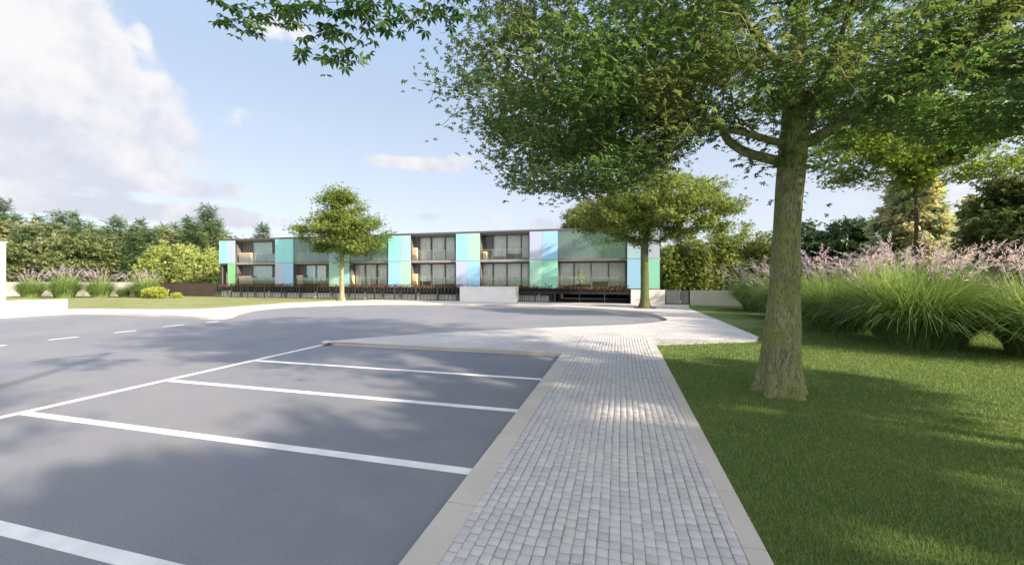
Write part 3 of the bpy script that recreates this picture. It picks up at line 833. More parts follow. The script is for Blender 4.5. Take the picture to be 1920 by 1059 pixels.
# green tinted glass screens hung in front of three upper bays
for (pa, pb) in ((550, 617), (655, 728), (1046, 1175)):
    xa_, xb_ = PX(pa, Yf - .05), PX(pb, Yf - .05); nn_ = max(2, round((xb_ - xa_) / 2.2))
    e = empty('glass_screen', (xa_, Yf - .05, zm + .1)); e.parent = sch
    for i in range(nn_): MB().box((xb_ - xa_) * i / nn_ + .01, (xb_ - xa_) * (i + 1) / nn_ - .01, -.012, .012, 0, zt - zm + .02).build('glass_sheet', M['tint'], e)
# plant pot with slim plant on the lower right balcony
px_ = PX(1088, 41.6)
e = empty('potted_plant', (px_, 41.6, zb)); tag(e, 'slim pale green potted plant on the lower right balcony', 'plant')
MB().tube([(0, 0, 0), (0, 0, .2), (0, 0, .42)], [.15, .19, .21], 14).build('pot', M['dark'], e, True)
P = ellip(420, (0, 0, 1.2), (.24, .24, .8)); leaves('foliage', P, up_normals(len(P), 1.4), .13 * (.6 + .8 * rng.random(len(P))), 'leaf', leafmat('variegated_leaf', [(.2, .32, .14), (.45, .52, .36)], .3), e)
MB().tube([(0, 0, .3), (.02, 0, .9), (0, .02, 1.7)], [.03, .025, .01], 6).build('stem', M['bark3'], e, True)
# ================================================================== the big tree beside the path
bx, by = G(1462, 738, .09)
def at(px, py, d):                          # point seen at (px, py) at depth d, relative to the big tree
    x, y = D(px, d); return (x - bx, y - by, H + (HZ - py) / FPX * d - .09)
dT = (bx * -ST + by * CT)
big = empty('shade_tree', (bx, by, .09)); tag(big, 'big tree with mossy trunk on the lawn right of the cobbled path', 'tree')
tp = [(0, 0, -.15), (.0, 0, .0), at(1464, 690, dT), at(1468, 600, dT), at(1473, 500, dT), at(1479, 400, dT), at(1485, 320, dT), at(1489, 270, dT), at(1489, 210, dT), at(1490, 150, dT), at(1497, 80, dT + .1), at(1505, -60, dT + .3), at(1500, -220, dT + .5)]
tr = [.44, .42, .375, .315, .265, .242, .25, .255, .21, .185, .16, .12, .05]
limbs = [
    [tp[6], at(1455, 302, dT), at(1405, 288, dT + .1), at(1370, 268, dT + .2), at(1345, 240, dT + .3), at(1290, 236, dT + .6), at(1210, 215, dT + .8), at(1110, 170, dT + .9), at(1010, 140, dT + 1.0)],
    [tp[7], at(1450, 265, dT - .05), at(1400, 250, dT - .3), at(1345, 235, dT - .6), at(1270, 180, dT - 1.), at(1180, 120, dT - 1.3), at(1060, 60, dT - 1.4)],
    [tp[7], at(1525, 262, dT - .1), at(1560, 240, dT - .3), at(1610, 205, dT - .5), at(1680, 152, dT - .8), at(1760, 90, dT - 1.2), at(1870, 10, dT - 1.6)],
    [tp[7], at(1520, 235, dT + .15), at(1545, 195, dT + .5), at(1600, 160, dT + 1.), at(1700, 130, dT + 2), at(1830, 120, dT + 3)],
    [tp[8], at(1470, 200, dT + .2), at(1420, 150, dT + .9), at(1340, 90, dT + 1.8), at(1250, 40, dT + 3)],
    [tp[8], at(1515, 190, dT - .3), at(1560, 110, dT - 1.4), at(1600, 0, dT - 2.5)],
    [tp[9], at(1460, 120, dT - .5), at(1380, 20, dT - 1.5), at(1280, -60, dT - 2.5)],
    [tp[10], at(1560, 30, dT + .6), at(1650, -30, dT + 1.8), at(1760, -60, dT + 3)],
]
def radial(pl, r0, r1): return [r0 + (r1 - r0) * i / (len(pl) - 1) for i in range(len(pl))]
trunk_mesh('trunk', tp, tr, M['bark'], big, 1.10, 5, 36, 6)
for pl, r0 in zip(limbs, (.115, .09, .14, .085, .10, .09, .10, .09)):
    MB().tube(spline(pl, False, 5), radial(spline(pl, False, 5), r0, .03), 12).build('limb', M['bark'], big, True)
# crown volume given by its underside in the photograph, filled upwards
T = []
def okpt(p):                                # keep the picture's outline of the crown: gaps by the fork and the ragged left edge
    x, y = p[0] + bx, p[1] + by; d = -x * ST + y * CT; l = x * CT + y * ST
    if d < 2.2: return False
    u = 960 + l / d * FPX; v = HZ - (p[2] + .09 - H) / d * FPX
    low = np.interp(u, [700, 780, 850, 930, 1000, 1080, 1180, 1260, 1310, 1360, 1440, 1500, 1560, 1620, 1720, 1800, 1900, 1990, 2300], [60, 120, 230, 330, 370, 368, 362, 325, 222, 205, 235, 235, 270, 235, 270, 270, 260, 245, 230])
    left = np.interp(v, [-400, 0, 60, 130, 220, 300, 370], [760, 870, 850, 815, 870, 920, 960])
    if v > low or u < left: return False
    if d < 4.6 or d < 4.9 and u < 1260: return False
    return True
cands = np.concatenate([ellip(2000, (0, .5, 7.1), (8.4, 7.2, 4.4), -.75, .25), ellip(620, (-3.8, .2, 5.6), (4.4, 4.2, 2.3), -1, .1), ellip(380, (4.8, 0, 6.2), (4.6, 5.0, 1.9), -1, .1)])
T = np.array([c for c in cands if okpt(c)])
EXTRA = [at(u, v, dT + dd) for (u, v, dd) in ((1400, 325, .3), (1420, 332, .0), (1440, 318, -.4), (1530, 300, .4), (1545, 320, .7), (1575, 285, .2), (1520, 330, .9), (1430, 305, .8), (1385, 300, 1.))]
EXTRA += [at(u, v, dT + dd) for (u, v, dd) in ((785, 150, 0), (800, 122, .3), (835, 100, .6), (868, 70, 0), (805, 195, .5), (828, 236, .2), (850, 205, .9), (840, 165, .4), (860, 130, 1.2), (880, 95, .2), (875, 255, .7), (905, 285, .4), (880, 225, 0))]
T = np.concatenate([T, np.array(EXTRA)])
A, par, tips = grow([tp[1:]] + limbs, T, .34, .30, .16)
rad = radii(A, par, .0062, 2.25); rad = np.minimum(rad * 1.0, .10)
nk = len(tp) - 1 + sum(len(l) - 1 for l in limbs)
branch_mesh('branches', A, par, rad, M['bark'], big, skip=nk)
P, ax = leaf_points(A, par, tips, 27, .25, 4)
sl = rng.random(len(P)) < .999
leaves('crown', P, up_normals(len(P), .42), .101 * (.6 + .7 * rng.random(len(P))), 'palm5', L['big'], big, ax + rng.normal(size=ax.shape) * .25 + np.array([0, 0, -.15]))
print('big tree', len(T), 'targets', len(P), 'leaf clusters')

# ------------------------------------------------------------------ the tree behind the camera whose branch reaches into the top of the picture
ox, oy = 2.6, -5.5
ov = empty('overhanging_tree', (ox, oy, .09)); tag(ov, 'dark leafy branch hanging into the top of the photo, left of the big tree', 'tree')
def ato(px, py, d):
    x, y = D(px, d); return (x - ox, y - oy, H + (HZ - py) / FPX * d - .09)
tp2 = [(0, 0, -.1), (0, 0, .5), (0, .1, 2), (-.1, .2, 3.6), (-.1, .3, 5.2), (-.2, .4, 7), (-.3, .5, 9)]
trunk_mesh('trunk', tp2, [.4, .38, .34, .31, .27, .18, .05], M['bark'], ov, 1.4, n=20, sub=4)
lb = [[tp2[4], (-.6, 2.5, 6.0), (-1.6, 5.0, 6.4), ato(820, -110, 5.2), ato(700, -60, 5.3), ato(560, -20, 5.4)],
      [tp2[3], (2, 1, 5), (4.5, 1.5, 6), (6.5, 2, 6.6)], [tp2[4], (-2.5, .5, 6.3), (-5.5, 1.5, 6.8), (-8, 2, 7)], [tp2[5], (0, -2.5, 7.5), (1, -5, 8)]]
for pl in lb: MB().tube(spline(pl, False, 5), radial(spline(pl, False, 5), .12, .02), 10).build('limb', M['bark'], ov, True)
T = []
SPR = [(405, 28, 5.0), (425, 55, 5.1), (440, 20, 5.2), (450, 72, 5.0), (470, 45, 5.1), (480, 10, 5.3), (500, 30, 5.2), (520, 50, 5.1), (535, 15, 5.3), (555, 35, 5.2), (575, 8, 5.2), (580, 105, 5.0), (595, 85, 5.1), (600, 60, 5.2),
       (605, 115, 5.0), (620, 35, 5.2), (640, 15, 5.1), (630, 90, 5.1), (645, 70, 5.2), (655, 105, 5.0), (670, 40, 5.2), (690, 18, 5.2), (685, 58, 5.1), (710, 45, 5.1), (730, 25, 5.2), (745, 60, 5.0), (760, 10, 5.3), (790, 30, 5.2), (815, 12, 5.2), (840, 40, 5.1), (855, 15, 5.2), (420, 8, 5.2), (510, 5, 5.3), (880, 20, 5.3), (605, 5, 5.2), (660, 5, 5.3), (720, 3, 5.2), (570, 60, 5.1), (450, 45, 5.3), (540, 38, 5.0), (630, 118, 5.1)]
for (u, v, d) in SPR: T.append(ato(u, v, d))
c2 = np.concatenate([ellip(420, (0, .5, 8.2), (7, 6.5, 3.2), -.8, .3)])
for c in c2:
    x, y = c[0] + ox, c[1] + oy; d = -x * ST + y * CT; l = x * CT + y * ST; z = c[2] + .09
    if z < 5.2: continue
    if d > .5 and z - H < (HZ + 25) / FPX * d and abs(l / d) < 1.6: continue
    T.append(tuple(c))
A, par, tips = grow([tp2] + lb, np.array(T), .35, .25, .2)
rad = np.minimum(radii(A, par, .0035, 2.2), .08)
branch_mesh('branches', A, par, rad, M['bark3'], ov, skip=len(tp2) + sum(len(l) - 1 for l in lb))
vis = np.array([t for t in tips if (A[t][1] + oy) > 3.2 and A[t][2] < 6.4 and np.min(np.abs(np.array(T[:len(SPR)]) - A[t]).sum(1)) < 1e-6])
rest = np.array([t for t in tips if t not in set(vis.tolist())])
P1, a1 = leaf_points(A, par, vis, 5, .11, 1)
P2, a2 = leaf_points(A, par, rest, 26, .33, 4)
def notvis(P):
    x = P[:, 0] + ox; y = P[:, 1] + oy; d = -x * ST + y * CT; return ~((d > .5) & ((P[:, 2] + .09 - H) < (HZ + 12) / FPX * d) & (np.abs(x * CT + y * ST) < d * 1.45))
kk = notvis(P2); P2 = P2[kk]; a2 = a2[kk]
P = np.concatenate([P1, P2]); ax = np.concatenate([a1, a2])
leaves('crown', P, up_normals(len(P), .38), np.concatenate([.138 * (.7 + .5 * rng.random(len(P1))), .16 * (.7 + .6 * rng.random(len(P2)))]), 'palm5', L['over'], ov, ax * .4 + rng.normal(size=ax.shape) * .15 + np.array([-.3, .6, -.1]))

# trees standing outside the frame on the right; their shade falls on the near lawn
for (x, y, lab) in ((13.5, -1.2, 'leafy tree outside the right edge that shades the near lawn'), (13.8, 5, 'leafy tree outside the right edge level with the big trunk')):
    tree('shade_tree', lab, 'tree', (x, y, .09), 9, [(0, 0, 6.2 if x < 15 else 7.5, 5.0, 4.4, 3.0)], .3, L['over'], M['bark'], 50 if y > 0 else 75, 130, .27, 'palm3', .36, fork=3)

# ------------------------------------------------------------------ pavement trees
def ppos(px, d, z=0.): x, y = D(px, d); return (x, y, z)
x, y = G(641, 561.5, PZ); 
tree('pavement_tree', 'round light green tree on the far pavement before the left half of the school', 'tree', (x, y, PZ), 13, [(0, 0, 9.7, 2.9, 2.7, 3.0), (-2.9, 0, 7.4, 3.3, 3, 2.2), (2.9, 0, 7.2, 3.1, 3, 2.1), (0, 0, 8, 3.6, 3, 2.6), (.2, 0, 6.2, 4.4, 3, 1.6), (-.8, 0, 11.2, 1.9, 1.8, 1.6)], .27, L['lime'], M['bark2'], 250, 95, .19, 'palm3', .46, 'pavement trees by the turning circle', fork=3.6, lo=-1., shell=.2)
x, y = G(1209, 577, PZ)
tree('pavement_tree', 'leafy tree on the far pavement in front of the right end of the school', 'tree', (x, y, PZ), 11, [(.6, 0, 8.2, 6.6, 5.2, 3.0), (3.6, 0, 7.4, 3.9, 3.6, 2.1), (-3.0, 0, 7.2, 3.0, 3, 1.9), (0, 0, 9.2, 3.6, 3.2, 2.4)], .37, L['bushr'], M['bark_shaded'], 300, 85, .18, 'palm3', .36, 'pavement trees by the turning circle', fork=4.6, lo=-1.)
g_ = MB()
for i in range(10):
    g_.box(-.8, .8, -.75 + i * .16, -.66 + i * .16, 0, .012)
for xx in (-.84, .8): g_.box(xx, xx + .04, -.8, .8, -.001, .016)
o = g_.build('tree_grate', M['dark']); o.location = (x, y, PZ + .005); tag(o, 'dark iron grate round the foot of the right pavement tree', 'tree grate')

# ------------------------------------------------------------------ tufts of ornamental grass
def pampas(name, label, base, hb, rad_, nb, npl, hp, group, wind=.25, bw=.012, segs=7):
    e = empty(name, (base[0], base[1], .09)); tag(e, label, 'ornamental grass', group)
    a = rng.random(nb) * 6.283; r0 = rad_ * .42 * np.sqrt(rng.random(nb)); outw = rng.random(nb) ** .75
    hgt = hb * (.62 + .45 * rng.random(nb)) * (1.05 - .28 * outw); reach = rad_ * (.15 + .95 * outw) * (.75 + .4 * rng.random(nb))
    tw = rng.normal(size=nb) * .35; ca, sa = np.cos(a + tw), np.sin(a + tw)
    V = np.zeros((nb, segs + 1, 2, 3)); 
    droop = (.15 + 1.25 * rng.random(nb)) * outw
    for i in range(segs + 1):
        t = i / segs
        rr = reach * t ** 1.5; zz = hgt * (t * 1.12 - .12 * t * t) - hgt * droop * .55 * max(0, t - .45) ** 2 / .3
        cx = np.cos(a) * r0 + ca * rr + wind * t * t * .4; cy = np.sin(a) * r0 + sa * rr
        ww = bw * (1 - .85 * t ** 1.6) * (.7 + .6 * rng.random(nb) * 0 + .3)
        V[:, i, 0] = np.stack([cx - sa * ww, cy + ca * ww, zz], 1); V[:, i, 1] = np.stack([cx + sa * ww, cy - ca * ww, zz], 1)
    F = np.array([[2 * i, 2 * i + 1, 2 * i + 3, 2 * i + 2] for i in range(segs)])
    Fa = F[None] + (np.arange(nb) * 2 * (segs + 1))[:, None, None]
    link('blades', npmesh('blades', V.reshape(-1, 3), Fa.reshape(-1, 4)), L['reed'], e)
    # plumes: a stem and a feathery head of fine hairs
    st = MB(); PP = []; YY = []; SZ = []
    for k_ in range(npl):
        aa = random.random() * 6.283; q = rad_ * (.25 + .9 * random.random()); hh = hp * random.uniform(.80, 1.06) - .25 * q
        bx_, by_ = math.cos(aa) * rad_ * .2, math.sin(aa) * rad_ * .2
        tx, ty = math.cos(aa) * q + wind, math.sin(aa) * q
        p = [(bx_, by_, 0), (bx_ + (tx - bx_) * .35, by_ + (ty - by_) * .35, hh * .5), (bx_ + (tx - bx_) * .75, by_ + (ty - by_) * .75, hh * .86), (tx, ty, hh)]
        st.tube(p, [.008, .006, .005, .003], 3)
        c = np.array(spline([p[2], p[3], (tx + (tx - bx_) * .45 + wind * .5, ty + (ty - by_) * .45, hh + .10 * hh * random.uniform(.3, 1))], False, 8))
        m_ = 40; j = rng.random(m_) * (len(c) - 1.01); ji = j.astype(int); pt = c[ji] + (c[ji + 1] - c[ji]) * (j - ji)[:, None]
        dr = (c[-1] - c[0]); dr /= np.linalg.norm(dr)
        PP.append(pt + rng.normal(size=(m_, 3)) * .012); YY.append(dr + rng.normal(size=(m_, 3)) * .20 + np.array([.12, 0, .0])); SZ.append((.11 + .13 * rng.random(m_)) * (1.15 - .6 * j / len(c)) * hp / 3.6)
    st.build('stems', L['plume'], e)
    leaves('plumes', np.concatenate(PP), rng.normal(size=(sum(map(len, PP)), 3)), np.concatenate(SZ), 'slim', L['plume'], e, np.concatenate(YY))
    return e
TPL['slim'] = (np.array([[0, 0, 0], [.055, .42, .03], [0, 1, -.15], [-.055, .42, .03]]), np.array([[0, 1, 2], [0, 2, 3]]))
gr = 'clumps of tall pink plumed grass'
gx, gy = G(1722, 646, .09)
pampas('ornamental_grass', 'largest clump of tall grass with pink plumes on the right lawn, nearest of its row', (gx, gy), 3.2, 2.75, 5200, 60, 3.95, gr, bw=.017)
p0 = ppos(1572, 18.6); src = pampas('ornamental_grass', 'tall grass clump directly right of the big trunk, behind the largest clump', p0, 3.05, 2.6, 3000, 38, 3.7, gr, bw=.018)
for (u, d, s, rz, lab) in ((1650, 18.8, 1.0, 1.2, 'grass clump between the two front clumps, set further back on the right lawn'),
                           (1490, 24.0, .95, 2.3, 'grass clump mostly hidden behind the big trunk'),
                           (1426, 30.0, 1.0, 3.9, 'farthest grass clump just left of the big trunk, in front of the beige wall'),
                           (1830, 23.5, 1.0, 4.6, 'grass clump behind the gap between the largest clump and the one at the right edge'),
                           (1985, 12.2, .92, 5.4, 'grass clump cut off by the right edge of the photo')):
    c = place(src, *ppos(u, d)[:2], rz, s, lab, .09)
bd = empty('flower_bed', (0, 0, 0)); bpy.data.objects.remove(bd)

grl = 'row of plumed grasses before the garden wall'
p0 = ppos(58, 50.5); srcl = pampas('ornamental_grass', 'leftmost small grass clump in the row by the garden wall', p0, 2.65, 1.8, 1700, 30, 3.4, grl, bw=.024)
for (u, d, s, rz, lab) in ((121, 49.5, 1.12, 1.1, 'second and widest grass clump from the left in the row by the garden wall'),
                           (188, 50.0, 1.0, 2.6, 'third grass clump from the left in the row by the garden wall'),
                           (270, 51.0, 1.0, 4.1, 'rightmost grass clump in the row, behind the yellow shrub'),
                           (232, 50.5, .52, 5.0, 'small pinkish grass tuft between the third clump and the yellow shrub')):
    place(srcl, *ppos(u, d)[:2], rz, s, lab, .09)
def shrub(name, label, base, r, n, leaf, fol, cat='shrub', group=None, tpl='leaf', lobes=5):
    e = empty(name, (base[0], base[1], base[2] if len(base) > 2 else .05)); tag(e, label, cat, group)
    cs = [(random.uniform(-.55, .55) * r[0], random.uniform(-.5, .5) * r[1], r[2] * random.uniform(.40, .62)) for _ in range(lobes)] + [(0, 0, r[2] * .5)]
    P = np.concatenate([ellip(n // len(cs), c, (r[0] * .55, r[1] * .6, r[2] * .5), -1, .55) for c in cs]); P = P[P[:, 2] > 0.02]
    leaves('foliage', P, up_normals(len(P), 1.0), leaf * (.6 + .8 * rng.random(len(P))), tpl, fol, e)
    s_ = MB()
    for k_ in range(12):
        c = cs[k_ % len(cs)]; s_.tube([(c[0] * .15, c[1] * .15, -.05), (c[0] * .6, c[1] * .6, c[2] * .5), (c[0] * 1.1 + random.uniform(-.3, .3) * r[0], c[1] * 1.1, c[2] * 1.3)], [.03 + .008 * r[2], .025 + .004 * r[2], .01], 5)
    s_.build('stems', M['bark3'], e, True)
    return e
shrub('golden_shrub', 'rounded bright yellow green shrub at the end of the grass row', ppos(296, 49), (2.3, 1.4, 1.35), 5200, .16, L['yellow'])
shrub('golden_shrub', 'tiny yellow green shrub just right of the bigger yellow one, by the brown fence', ppos(334, 49), (.8, .7, .75), 1200, .14, L['yellow'])

# bamboo-like thickets: many upright stems with leaves from low down
def thicket(label, base, w_, d_, h, ns, n, leaf, fol, cat='bamboo', group=None, name='bamboo_thicket', low=.12):
    e = empty(name, (base[0], base[1], 0)); tag(e, label, cat, group)
    st = MB(); P = []
    for k_ in range(ns):
        x, y = random.uniform(-w_, w_), random.uniform(-d_, d_); hh = h * random.uniform(.62, 1.06) * (1 - .30 * abs(x / w_) ** 2)
        lx, ly = random.gauss(0, .06) * hh, random.gauss(0, .05) * hh
        st.tube([(x, y, 0), (x + lx * .3, y + ly * .3, hh * .5), (x + lx, y + ly, hh)], [.05, .035, .012], 5)
        m_ = n // ns; t = low + (1.03 - low) * rng.random((m_, 1)) ** .8
        sp2 = w_ * .17 * np.sin(np.pi * np.clip(t, .1, .93)) ** .6 + .15
        P.append(np.concatenate([x + lx * t * t, y + ly * t * t, hh * t], 1) + rng.normal(size=(m_, 3)) * np.concatenate([sp2, sp2, sp2 * .45], 1))
    st.build('stems', M['bark2'], e, True)
    P = np.concatenate(P); P = P[P[:, 2] > .1]
    leaves('foliage', P, up_normals(len(P), .9), leaf * (.6 + .8 * rng.random(len(P))), 'palm3', fol, e)
    return e
bg = 'bright bamboo behind the brown fence'
for (u, d, h, w_, lab) in ((300, 62, 7.9, 2.6, 'leftmost bright green bamboo thicket behind the brown fence'),
                           (345, 61, 7.7, 2.6, 'middle bright green bamboo thicket behind the brown fence'),
                           (384, 62, 7.2, 2.6, 'right bright green bamboo thicket touching the left end of the school')):
    thicket(lab, ppos(u, d), w_, 1.6, h, 22, 9000, .30, L['bamboo'], group=bg)
hz_ = 'leafy thickets behind the beige wall'
for (u, d, h, w_, lab) in ((1290, 45, 7.2, 2.4, 'leafy thicket nearest the school, behind the metal gate'), (1345, 44, 8.2, 2.5, 'tall light green thicket behind the left part of the beige wall'),
                           (1400, 45, 8.4, 2.5, 'tallest light green thicket behind the beige wall, just left of the big trunk'), (1262, 47, 6.8, 1.6, 'narrow dark thicket against the right end of the school'),
                           (1450, 43, 7.4, 2.4, 'leafy thicket whose top shows behind the big trunk')):
    thicket(lab, ppos(u, d), w_, 1.8, h, 20, 8500, .24, L['bushr'] if 'dark' not in lab else L['laurel'], 'thicket', hz_, 'leafy_thicket')

# ------------------------------------------------------------------ background trees, left
def topz(py, d): return H + (HZ - py) / FPX * d
cg = 'dark conifers on the left skyline'
cl = [(-12, 372, 78, .34, 'dark conifer cut by the left edge above the white pillar'), (28, 402, 84, .30, 'short dark conifer beside the one at the left edge'),
      (76, 404, 88, .26, 'dark conifer above the first grass clump'), (112, 398, 82, .27, 'left one of the two close dark conifers with pointed tops'), (134, 396, 84, .22, 'right one of the two close dark conifers with pointed tops'),
      (170, 418, 88, .28, 'low conifer in the dip between the paired tops and the broad one'), (222, 408, 66, .30, 'broad dark conifer reaching low behind the third grass clump'),
      (262, 410, 80, .24, 'slender conifer right of the broad dark one'), (305, 420, 92, .30, 'ragged grey green conifer above the bamboo'), (330, 418, 88, .26, 'small conifer between the ragged one and the dark pair'),
      (352, 406, 74, .22, 'dark narrow conifer directly left of the tallest one'), (385, 387, 76, .30, 'tallest pointed conifer on the skyline left of the school'), (418, 432, 86, .40, 'low conifer at the left end of the school roof'),
      (496, 420, 80, .30, 'lone pointed conifer rising behind the school roof'), (-60, 392, 86, .32, 'conifer outside the left edge'),
      (45, 424, 60, .34, 'nearer dark conifer between the first two olive trees at far left'), (98, 420, 61, .32, 'nearer dark conifer in front of the paired pointed tops'), (150, 412, 59, .24, 'slim dark conifer above the third grass clump'),
      (196, 428, 62, .36, 'grey green conifer just left of the broad dark one'), (246, 420, 63, .30, 'dark conifer leaning on the right flank of the broad one'), (284, 430, 66, .36, 'low dark conifer above the left end of the bamboo'),
      (364, 418, 70, .40, 'dark conifer at the foot of the tallest one'), (404, 412, 80, .30, 'pointed conifer between the tallest one and the school')]
protos = [conifer('conifer_tree', 'x', (0, 0, 0), 15, 3.9, L[m_], M['bark3'], 26, 16, 1.05, cg, rg, .06, gap=gp) for (m_, rg, gp) in (('conif', .25, .0), ('conifg', .4, .18), ('conif', .45, .12))]
used = set()
for i, (u, v, d, wr, lab) in enumerate(cl):
    hgt = topz(v, d); s = hgt / 15; k_ = (0, 1, 2, 0, 2, 1, 0, 2, 1, 1, 2, 0, 1, 0, 2, 2, 0, 2, 1, 2, 0, 2, 1)[i]
    x, y = D(u, d)
    c = protos[k_] if k_ not in used else copy_tree(protos[k_]); used.add(k_)
    ws = wr / .26 * s * .88
    c.location = (x, y, 0); c.rotation_euler = (0, 0, i * 1.7); c.scale = (ws, ws, s); c['label'] = lab
mg = 'olive trees in front of the left conifers'
ol = [tree('broadleaf_tree', 'x', 'tree', (0, 0, 0), 9, [(0, 0, 5.2, 3.8, 3.4, 3.6), (1.8, 0, 4.2, 2.6, 2.4, 2.4), (-1.9, .3, 3.9, 2.6, 2.2, 2.4)], .16, L[m_], M['bark3'], 150, 60, .36, 'palm3', .55, mg, fork=1.6, lo=-1., seg=.9, rmin=.02) for m_ in ('olive', 'redt')]
used = set()
for i, (u, v, d, k_, lab) in enumerate([(10, 425, 64, 0, 'olive tree at the left edge behind the garden wall'), (52, 430, 66, 0, 'olive tree behind the first grass clump'), (92, 428, 63, 0, 'greyish olive tree behind the second grass clump'),
                                        (128, 440, 60, 0, 'olive tree between the second and third grass clumps'), (158, 446, 58, 1, 'rusty toned small tree behind the third grass clump'), (198, 436, 70, 1, 'mottled tree left of the broad dark conifer'),
                                        (252, 440, 68, 0, 'grey green tree behind the rightmost grass clump'), (30, 462, 57, 1, 'low mottled tree over the left end of the garden wall'), (-45, 430, 62, 1, 'tree outside the left edge behind the wall'),
                                        (300, 438, 72, 0, 'olive tree above the left bamboo thicket'), (350, 440, 74, 0, 'olive tree above the middle bamboo thicket'), (408, 446, 76, 1, 'mottled tree above the right bamboo thicket')]):
    hgt = topz(v - 14, d); s = hgt / 8.9; x, y = D(u, d)
    c = ol[k_] if k_ not in used else copy_tree(ol[k_]); used.add(k_)
    c.location = (x, y, 0); c.rotation_euler = (0, 0, i * 2.1); c.scale = (s * 1.0, s * 1.0, s); c['label'] = lab
# far wood closing the horizon
P = []
for i in range(150):
    u = rng.random(); ang = -1.35 + 2.7 * (i + rng.random()) / 150; dd = 115 + 35 * rng.random(); cx_, cy_ = math.sin(ang) * dd - ST * 20, math.cos(ang) * dd
    P.append(ellip(190, (cx_, cy_, 5.2), (5.5, 5.5, 5.2 + 2 * rng.random()), -.8, .7))
P = np.concatenate(P); P = P[P[:, 2] > 0]
tag(leaves('distant_wood', P, up_normals(len(P), 1.1), 1.5 * (.6 + .8 * rng.random(len(P))), 'palm3', L['olive'], None), 'far belt of woodland behind the school and the garden', 'woodland', kind='stuff')

# ------------------------------------------------------------------ behind the school and on the right
x, y, _ = ppos(1112, 62)
tree('broadleaf_tree', 'dark grey green tree rising behind the school roof, left of the pavement tree', 'tree', (x, y, 0), 14, [(0, 0, 10.3, 4.9, 4.2, 4.4)], .3, L['olive'], M['bark3'], 200, 80, .32, 'palm3', .45, fork=5)
x, y, _ = ppos(1168, 58)
tree('broadleaf_tree', 'darker tree behind the school roof, hidden behind the pavement tree', 'tree', (x, y, 0), 14, [(0, 0, 11., 4.4, 4.2, 4.2)], .3, L['laurel'], M['bark3'], 160, 80, .34, 'palm3', .45, fork=5)
x, y, _ = ppos(1570, 31)
tree('laurel_tree', 'dark glossy laurel tree right behind the big trunk, over the plumes', 'tree', (x, y, 0), 7.5, [(-1.4, 0, 4.2, 2.6, 2.5, 2.7), (1.5, 0, 4.0, 2.8, 2.5, 3.0)], .18, L['laurel'], M['bark3'], 200, 90, .24, 'palm5', .35, fork=1.4, lo=-1.)
x, y, _ = ppos(1680, 30)
tree('laurel_tree', 'dark broadleaf tree behind the golden conifer', 'tree', (x, y, 0), 7.5, [(0, 0, 4.5, 2.8, 2.5, 3.2)], .18, L['laurel'], M['bark3'], 140, 90, .24, 'palm5', .35, fork=1.4, lo=-1.)
x, y, _ = ppos(1706, 25)
conifer('golden_conifer', 'pale golden and pinkish conifer behind the largest grass clump', (x, y, 0), topz(292, 25), 3.3, L['pale'], M['bark2'], 36, 24, .36, None, .35, .05, tpl='palm3')
x, y, _ = ppos(1812, 27)
conifer('golden_conifer', 'smaller yellow green conifer right of the pale golden one', (x, y, 0), topz(372, 27), 2.9, L['pale'], M['bark2'], 26, 20, .36, None, .35, .05, tpl='palm3')
x, y, _ = ppos(1925, 18)
tree('mottled_tree', 'dark tree with reddish leaves at the right edge behind the plumes', 'tree', (x, y, 0), 7, [(0, 0, 4.6, 2.3, 2.0, 2.8), (-.8, 0, 3.2, 1.5, 1.7, 1.9)], .2, L['redt'], M['bark3'], 260, 80, .20, 'palm5', .32, fork=1.5, lo=-1.)
x, y, _ = ppos(1718, 19.5)
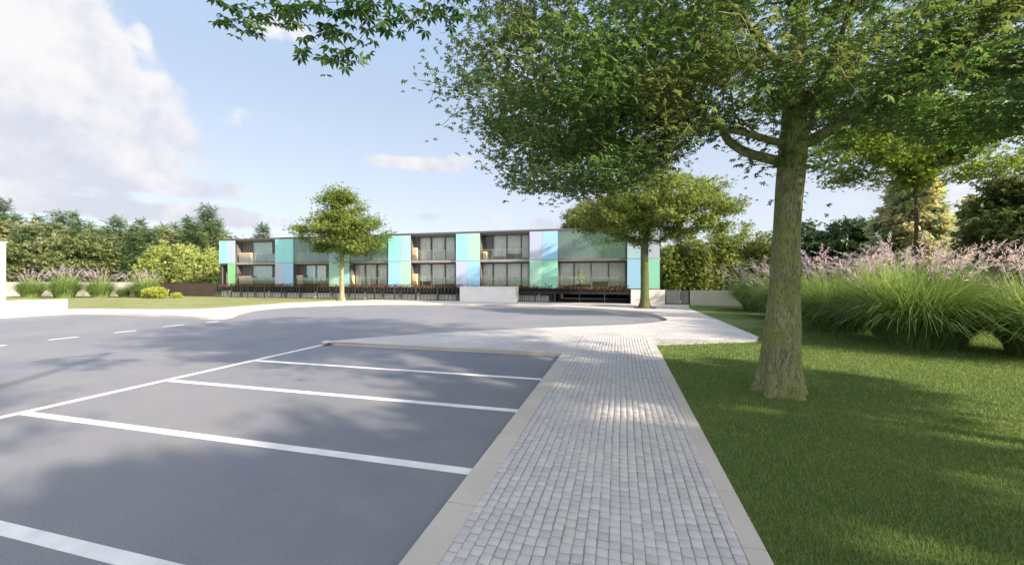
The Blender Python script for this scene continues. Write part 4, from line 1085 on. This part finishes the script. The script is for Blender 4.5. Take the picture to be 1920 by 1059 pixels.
tree('maple_tree', 'yellow green maple crown lit by the sun, under the right side of the big tree', 'tree', (x, y, .09), 9, [(0, 0, 9.3, 3.8, 3.0, 1.9), (-2.6, 0, 8.3, 2.2, 2, 1.5), (2.9, 0, 8.5, 2.2, 2, 1.7), (.9, 0, 7.8, 1.5, 2, 1.1), (-1.0, 0, 7.6, 1.2, 1.5, .9), (-.9, .4, 10.4, 3, 2, 1.6)], .09, L['maple'], M['bark3'], 330, 50, .14, 'palm5', .32, fork=5.8, lo=-1.)
for (u, d, lab, m_) in ((1540, 36, 'dark hedge shrub behind the clump right of the big trunk', 'laurel'), (1650, 34, 'dark hedge shrub below the golden conifer', 'laurel'), (1760, 30, 'low green shrub right of the golden conifer', 'bushr'), (1860, 28, 'low dark shrub under the mottled tree', 'laurel')):
    shrub('hedge_shrub', lab, ppos(u, d), (3.2, 1.8, 4.2), 5200, .26, L[m_], 'shrub', 'hedge shrubs behind the plumed grasses', 'palm3')

# ------------------------------------------------------------------ turf blades on the near lawn
N = 360000
d = 2.2 + 17 * rng.random(N) ** 1.7; l = (-.2 + 1.75 * rng.random(N)) * d
X = -d * ST + l * CT; Y = d * CT + l * ST
k_ = (X > XR - .022 * rng.random(len(X)) ** 2) & (Y < 30)
bev = (Y > G(1230, 646, PZ)[1] - .1) & (X < 9.0 - .0 * Y)
q0 = Vector(G(1422, 631, PZ)); q1 = Vector(G(1292, 578, PZ)); q2 = G(1418, 640, PZ)
edge_x = np.interp(Y, [q2[1] - .2, q2[1], q0.y, q1.y], [XR, q2[0], q0.x, q1.x])
k_ &= ~((Y > YE - .05) & (X < edge_x + .03))
X, Y, d = X[k_], Y[k_], d[k_]; N = len(X)
hgt = (.022 + .026 * rng.random(N)) * (1 + .035 * d); wd = .0022 * (1 + d * .30); a = rng.random(N) * 6.283; ln = rng.normal(size=(N, 2)) * .016
V = np.zeros((N, 3, 3)); V[:, 0] = np.stack([X - np.cos(a) * wd, Y - np.sin(a) * wd, np.full(N, .085)], 1); V[:, 1] = np.stack([X + np.cos(a) * wd, Y + np.sin(a) * wd, np.full(N, .085)], 1)
V[:, 2] = np.stack([X + ln[:, 0], Y + ln[:, 1], .09 + hgt], 1)
me = npmesh('turf', V.reshape(-1, 3), np.arange(N * 3).reshape(-1, 3)); tag(link('turf', me, L['turf']), 'short green turf of the lawn beside the cobbled path', 'grass', kind='stuff')
